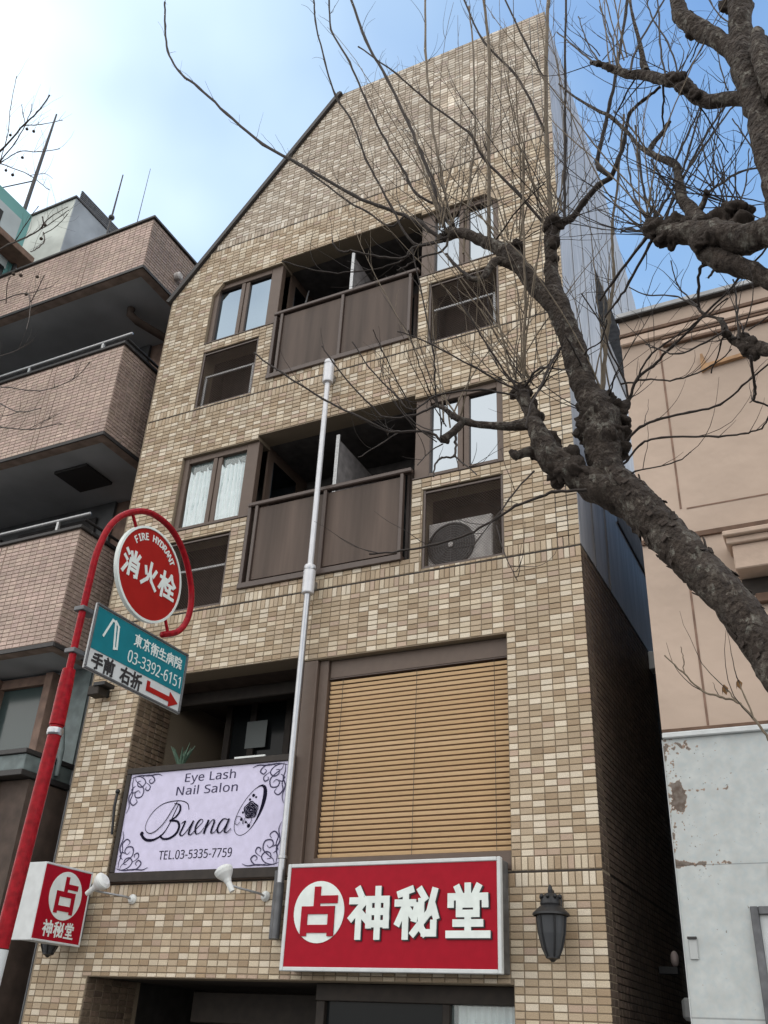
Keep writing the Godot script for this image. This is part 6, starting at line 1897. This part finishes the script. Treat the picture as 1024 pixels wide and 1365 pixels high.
	shoot("-0.611,6.988,4.600,0.0057 -0.712,7.508,4.461,0.0048 -0.768,7.960,4.350,0.0038")
	shoot("-0.263,6.580,4.600,0.0076 -0.298,6.511,4.460,0.0061 -0.327,6.451,4.350,0.0047")
	shoot("-0.359,6.678,4.600,0.0059 -0.418,6.705,4.528,0.0048 -0.593,6.805,4.350,0.0037")
	shoot("-0.656,7.023,4.600,0.0066 -0.790,7.465,4.468,0.0057 -0.925,7.886,4.350,0.0045")
	shoot("-0.409,6.728,4.600,0.0064 -0.513,6.703,4.515,0.0056 -0.595,6.637,4.430,0.0048 -0.651,6.548,4.350,0.0040")
	shoot("-0.110,6.371,4.600,0.0052 -0.045,6.243,4.458,0.0042 0.008,6.146,4.350,0.0031")
	shoot("0.071,6.335,4.600,0.0051 0.059,6.713,4.473,0.0043 0.067,7.095,4.350,0.0034")
	shoot("0.007,6.963,4.600,0.0063 -0.038,6.997,4.469,0.0052 -0.099,7.045,4.350,0.0040")
	shoot("0.254,6.775,4.600,0.0052 0.121,7.214,4.459,0.0045 0.065,7.639,4.350,0.0035")
func tree_sprout() -> void:
	sprout("-0.254,2.670,4.300,0.0070 -0.291,2.739,4.288,0.0066 -0.341,2.835,4.271,0.0061 -0.395,2.921,4.256,0.0056 -0.461,2.955,4.245,0.0051 -0.531,2.994,4.233,0.0046 -0.605,3.085,4.217,0.0040 -0.681,3.184,4.200,0.0035")
	sprout("-0.604,3.084,4.220,0.0034 -0.605,3.152,4.210,0.0027 -0.609,3.222,4.200,0.0021")
	sprout("-0.336,2.828,4.270,0.0048 -0.362,2.942,4.232,0.0037 -0.381,3.040,4.200,0.0026")
	sprout("-0.387,2.918,4.250,0.0039 -0.424,2.979,4.219,0.0031 -0.443,3.023,4.200,0.0023")
	leaf(Vector3(-0.381,3.040,4.200))
	leaf(Vector3(-0.443,3.023,4.200))
func second_tree_shoots() -> void:
	shoot_b("-9.920,12.449,2.800,0.0264 -9.416,12.554,2.888,0.0234 -8.870,12.716,2.992,0.0205 -8.612,12.763,3.038,0.0178 -8.386,12.953,3.100,0.0152")
	shoot_b("-9.768,12.028,2.800,0.0194 -9.247,12.184,2.930,0.0165 -8.909,12.305,3.019,0.0138 -8.692,12.492,3.100,0.0113")
	shoot_b("-9.172,13.071,2.800,0.0132 -8.612,12.652,2.930,0.0102 -7.945,12.187,3.100,0.0073")
	shoot_b("-9.479,12.048,2.800,0.0128 -9.319,12.723,2.923,0.0113 -9.330,13.351,3.016,0.0097 -9.353,13.953,3.100,0.0081")
	shoot_b("-9.751,12.399,2.800,0.0164 -9.352,12.294,2.864,0.0145 -8.849,12.155,2.946,0.0125 -8.358,11.862,3.015,0.0106 -7.775,11.500,3.100,0.0088")
	shoot_b("-9.849,12.673,2.800,0.0166 -9.337,12.254,2.864,0.0139 -8.365,11.396,2.997,0.0110 -7.714,10.686,3.100,0.0085")
	shoot_b("-9.184,13.111,2.800,0.0110 -9.074,13.100,2.968,0.0087 -8.966,13.079,3.100,0.0065")
	shoot_b("-9.184,13.111,2.800,0.0110 -8.893,12.998,2.971,0.0086 -8.722,12.944,3.100,0.0064")
	shoot_b("-8.670,11.755,2.800,0.0093 -8.077,11.295,2.990,0.0071 -7.735,10.928,3.100,0.0051")
	shoot_b("-9.144,10.307,2.800,0.0238 -8.455,10.243,2.929,0.0207 -7.943,10.114,3.018,0.0179 -7.691,10.109,3.072,0.0154 -7.668,10.200,3.100,0.0132")
	shoot_b("-8.084,10.546,2.800,0.0135 -7.749,10.412,2.924,0.0105 -7.285,10.213,3.100,0.0076")
	shoot_b("-8.135,10.460,2.800,0.0125 -7.660,10.270,2.948,0.0097 -7.241,10.142,3.100,0.0070")
	shoot_b("-8.008,10.379,2.800,0.0172 -7.781,10.029,2.901,0.0145 -7.734,9.807,3.007,0.0120 -7.717,9.651,3.100,0.0097")
	shoot_b("-7.999,10.349,2.800,0.0115 -7.600,10.191,2.949,0.0089 -7.248,10.081,3.100,0.0065")
	shoot_b("-8.516,10.431,2.800,0.0127 -8.188,10.453,2.940,0.0099 -7.822,10.466,3.100,0.0073")
	shoot_b("-8.669,9.352,2.800,0.0150 -8.076,9.210,2.901,0.0130 -7.749,9.124,2.958,0.0114 -7.553,8.879,2.996,0.0097 -7.310,9.093,3.100,0.0083")
	shoot_b("-7.827,9.145,2.800,0.0099 -7.583,8.729,2.941,0.0076 -7.335,8.292,3.100,0.0055")
	shoot_b("-7.966,9.317,2.800,0.0091 -7.414,9.036,2.997,0.0070 -7.136,8.888,3.100,0.0051")
	shoot_b("-8.287,9.276,2.800,0.0101 -8.078,9.331,2.999,0.0080 -7.928,9.330,3.100,0.0059")
	shoot_b("-8.180,7.974,2.800,0.0130 -7.703,7.780,2.859,0.0113 -7.051,7.486,2.944,0.0096 -6.468,7.384,3.036,0.0081 -6.207,7.480,3.100,0.0069")
	shoot_b("-8.116,7.795,2.800,0.0163 -7.714,7.549,2.882,0.0136 -7.204,7.210,2.993,0.0110 -6.775,7.074,3.100,0.0087")
	shoot_b("-7.968,7.378,2.800,0.0150 -7.625,7.217,2.859,0.0127 -6.991,6.951,2.976,0.0102 -6.394,6.765,3.100,0.0080")
	shoot_b("-7.218,7.127,2.800,0.0080 -6.828,7.026,2.954,0.0062 -6.453,6.900,3.100,0.0045")
	shoot_b("-7.461,7.412,2.800,0.0098 -7.447,7.255,2.938,0.0077 -7.470,7.172,3.100,0.0057")
	shoot_b("-8.334,8.410,2.800,0.0089 -7.593,8.150,2.976,0.0067 -7.168,8.075,3.100,0.0049")
	seed_ball(Vector3(-9.277,12.793,2.900))
	seed_ball(Vector3(-8.815,12.082,2.900))
	seed_ball(Vector3(-9.083,11.951,2.900))
	seed_ball(Vector3(-8.896,11.770,2.900))
	seed_ball(Vector3(-8.769,12.610,2.900))
	seed_ball(Vector3(-8.942,12.749,2.900))
	seed_ball(Vector3(-7.871,10.120,2.900))
	seed_ball(Vector3(-8.183,9.645,2.900))
	seed_ball(Vector3(-8.032,9.561,2.900))
	seed_ball(Vector3(-7.718,9.416,2.900))
	seed_ball(Vector3(-7.824,9.178,2.900))
	seed_ball(Vector3(-7.882,10.361,2.900))
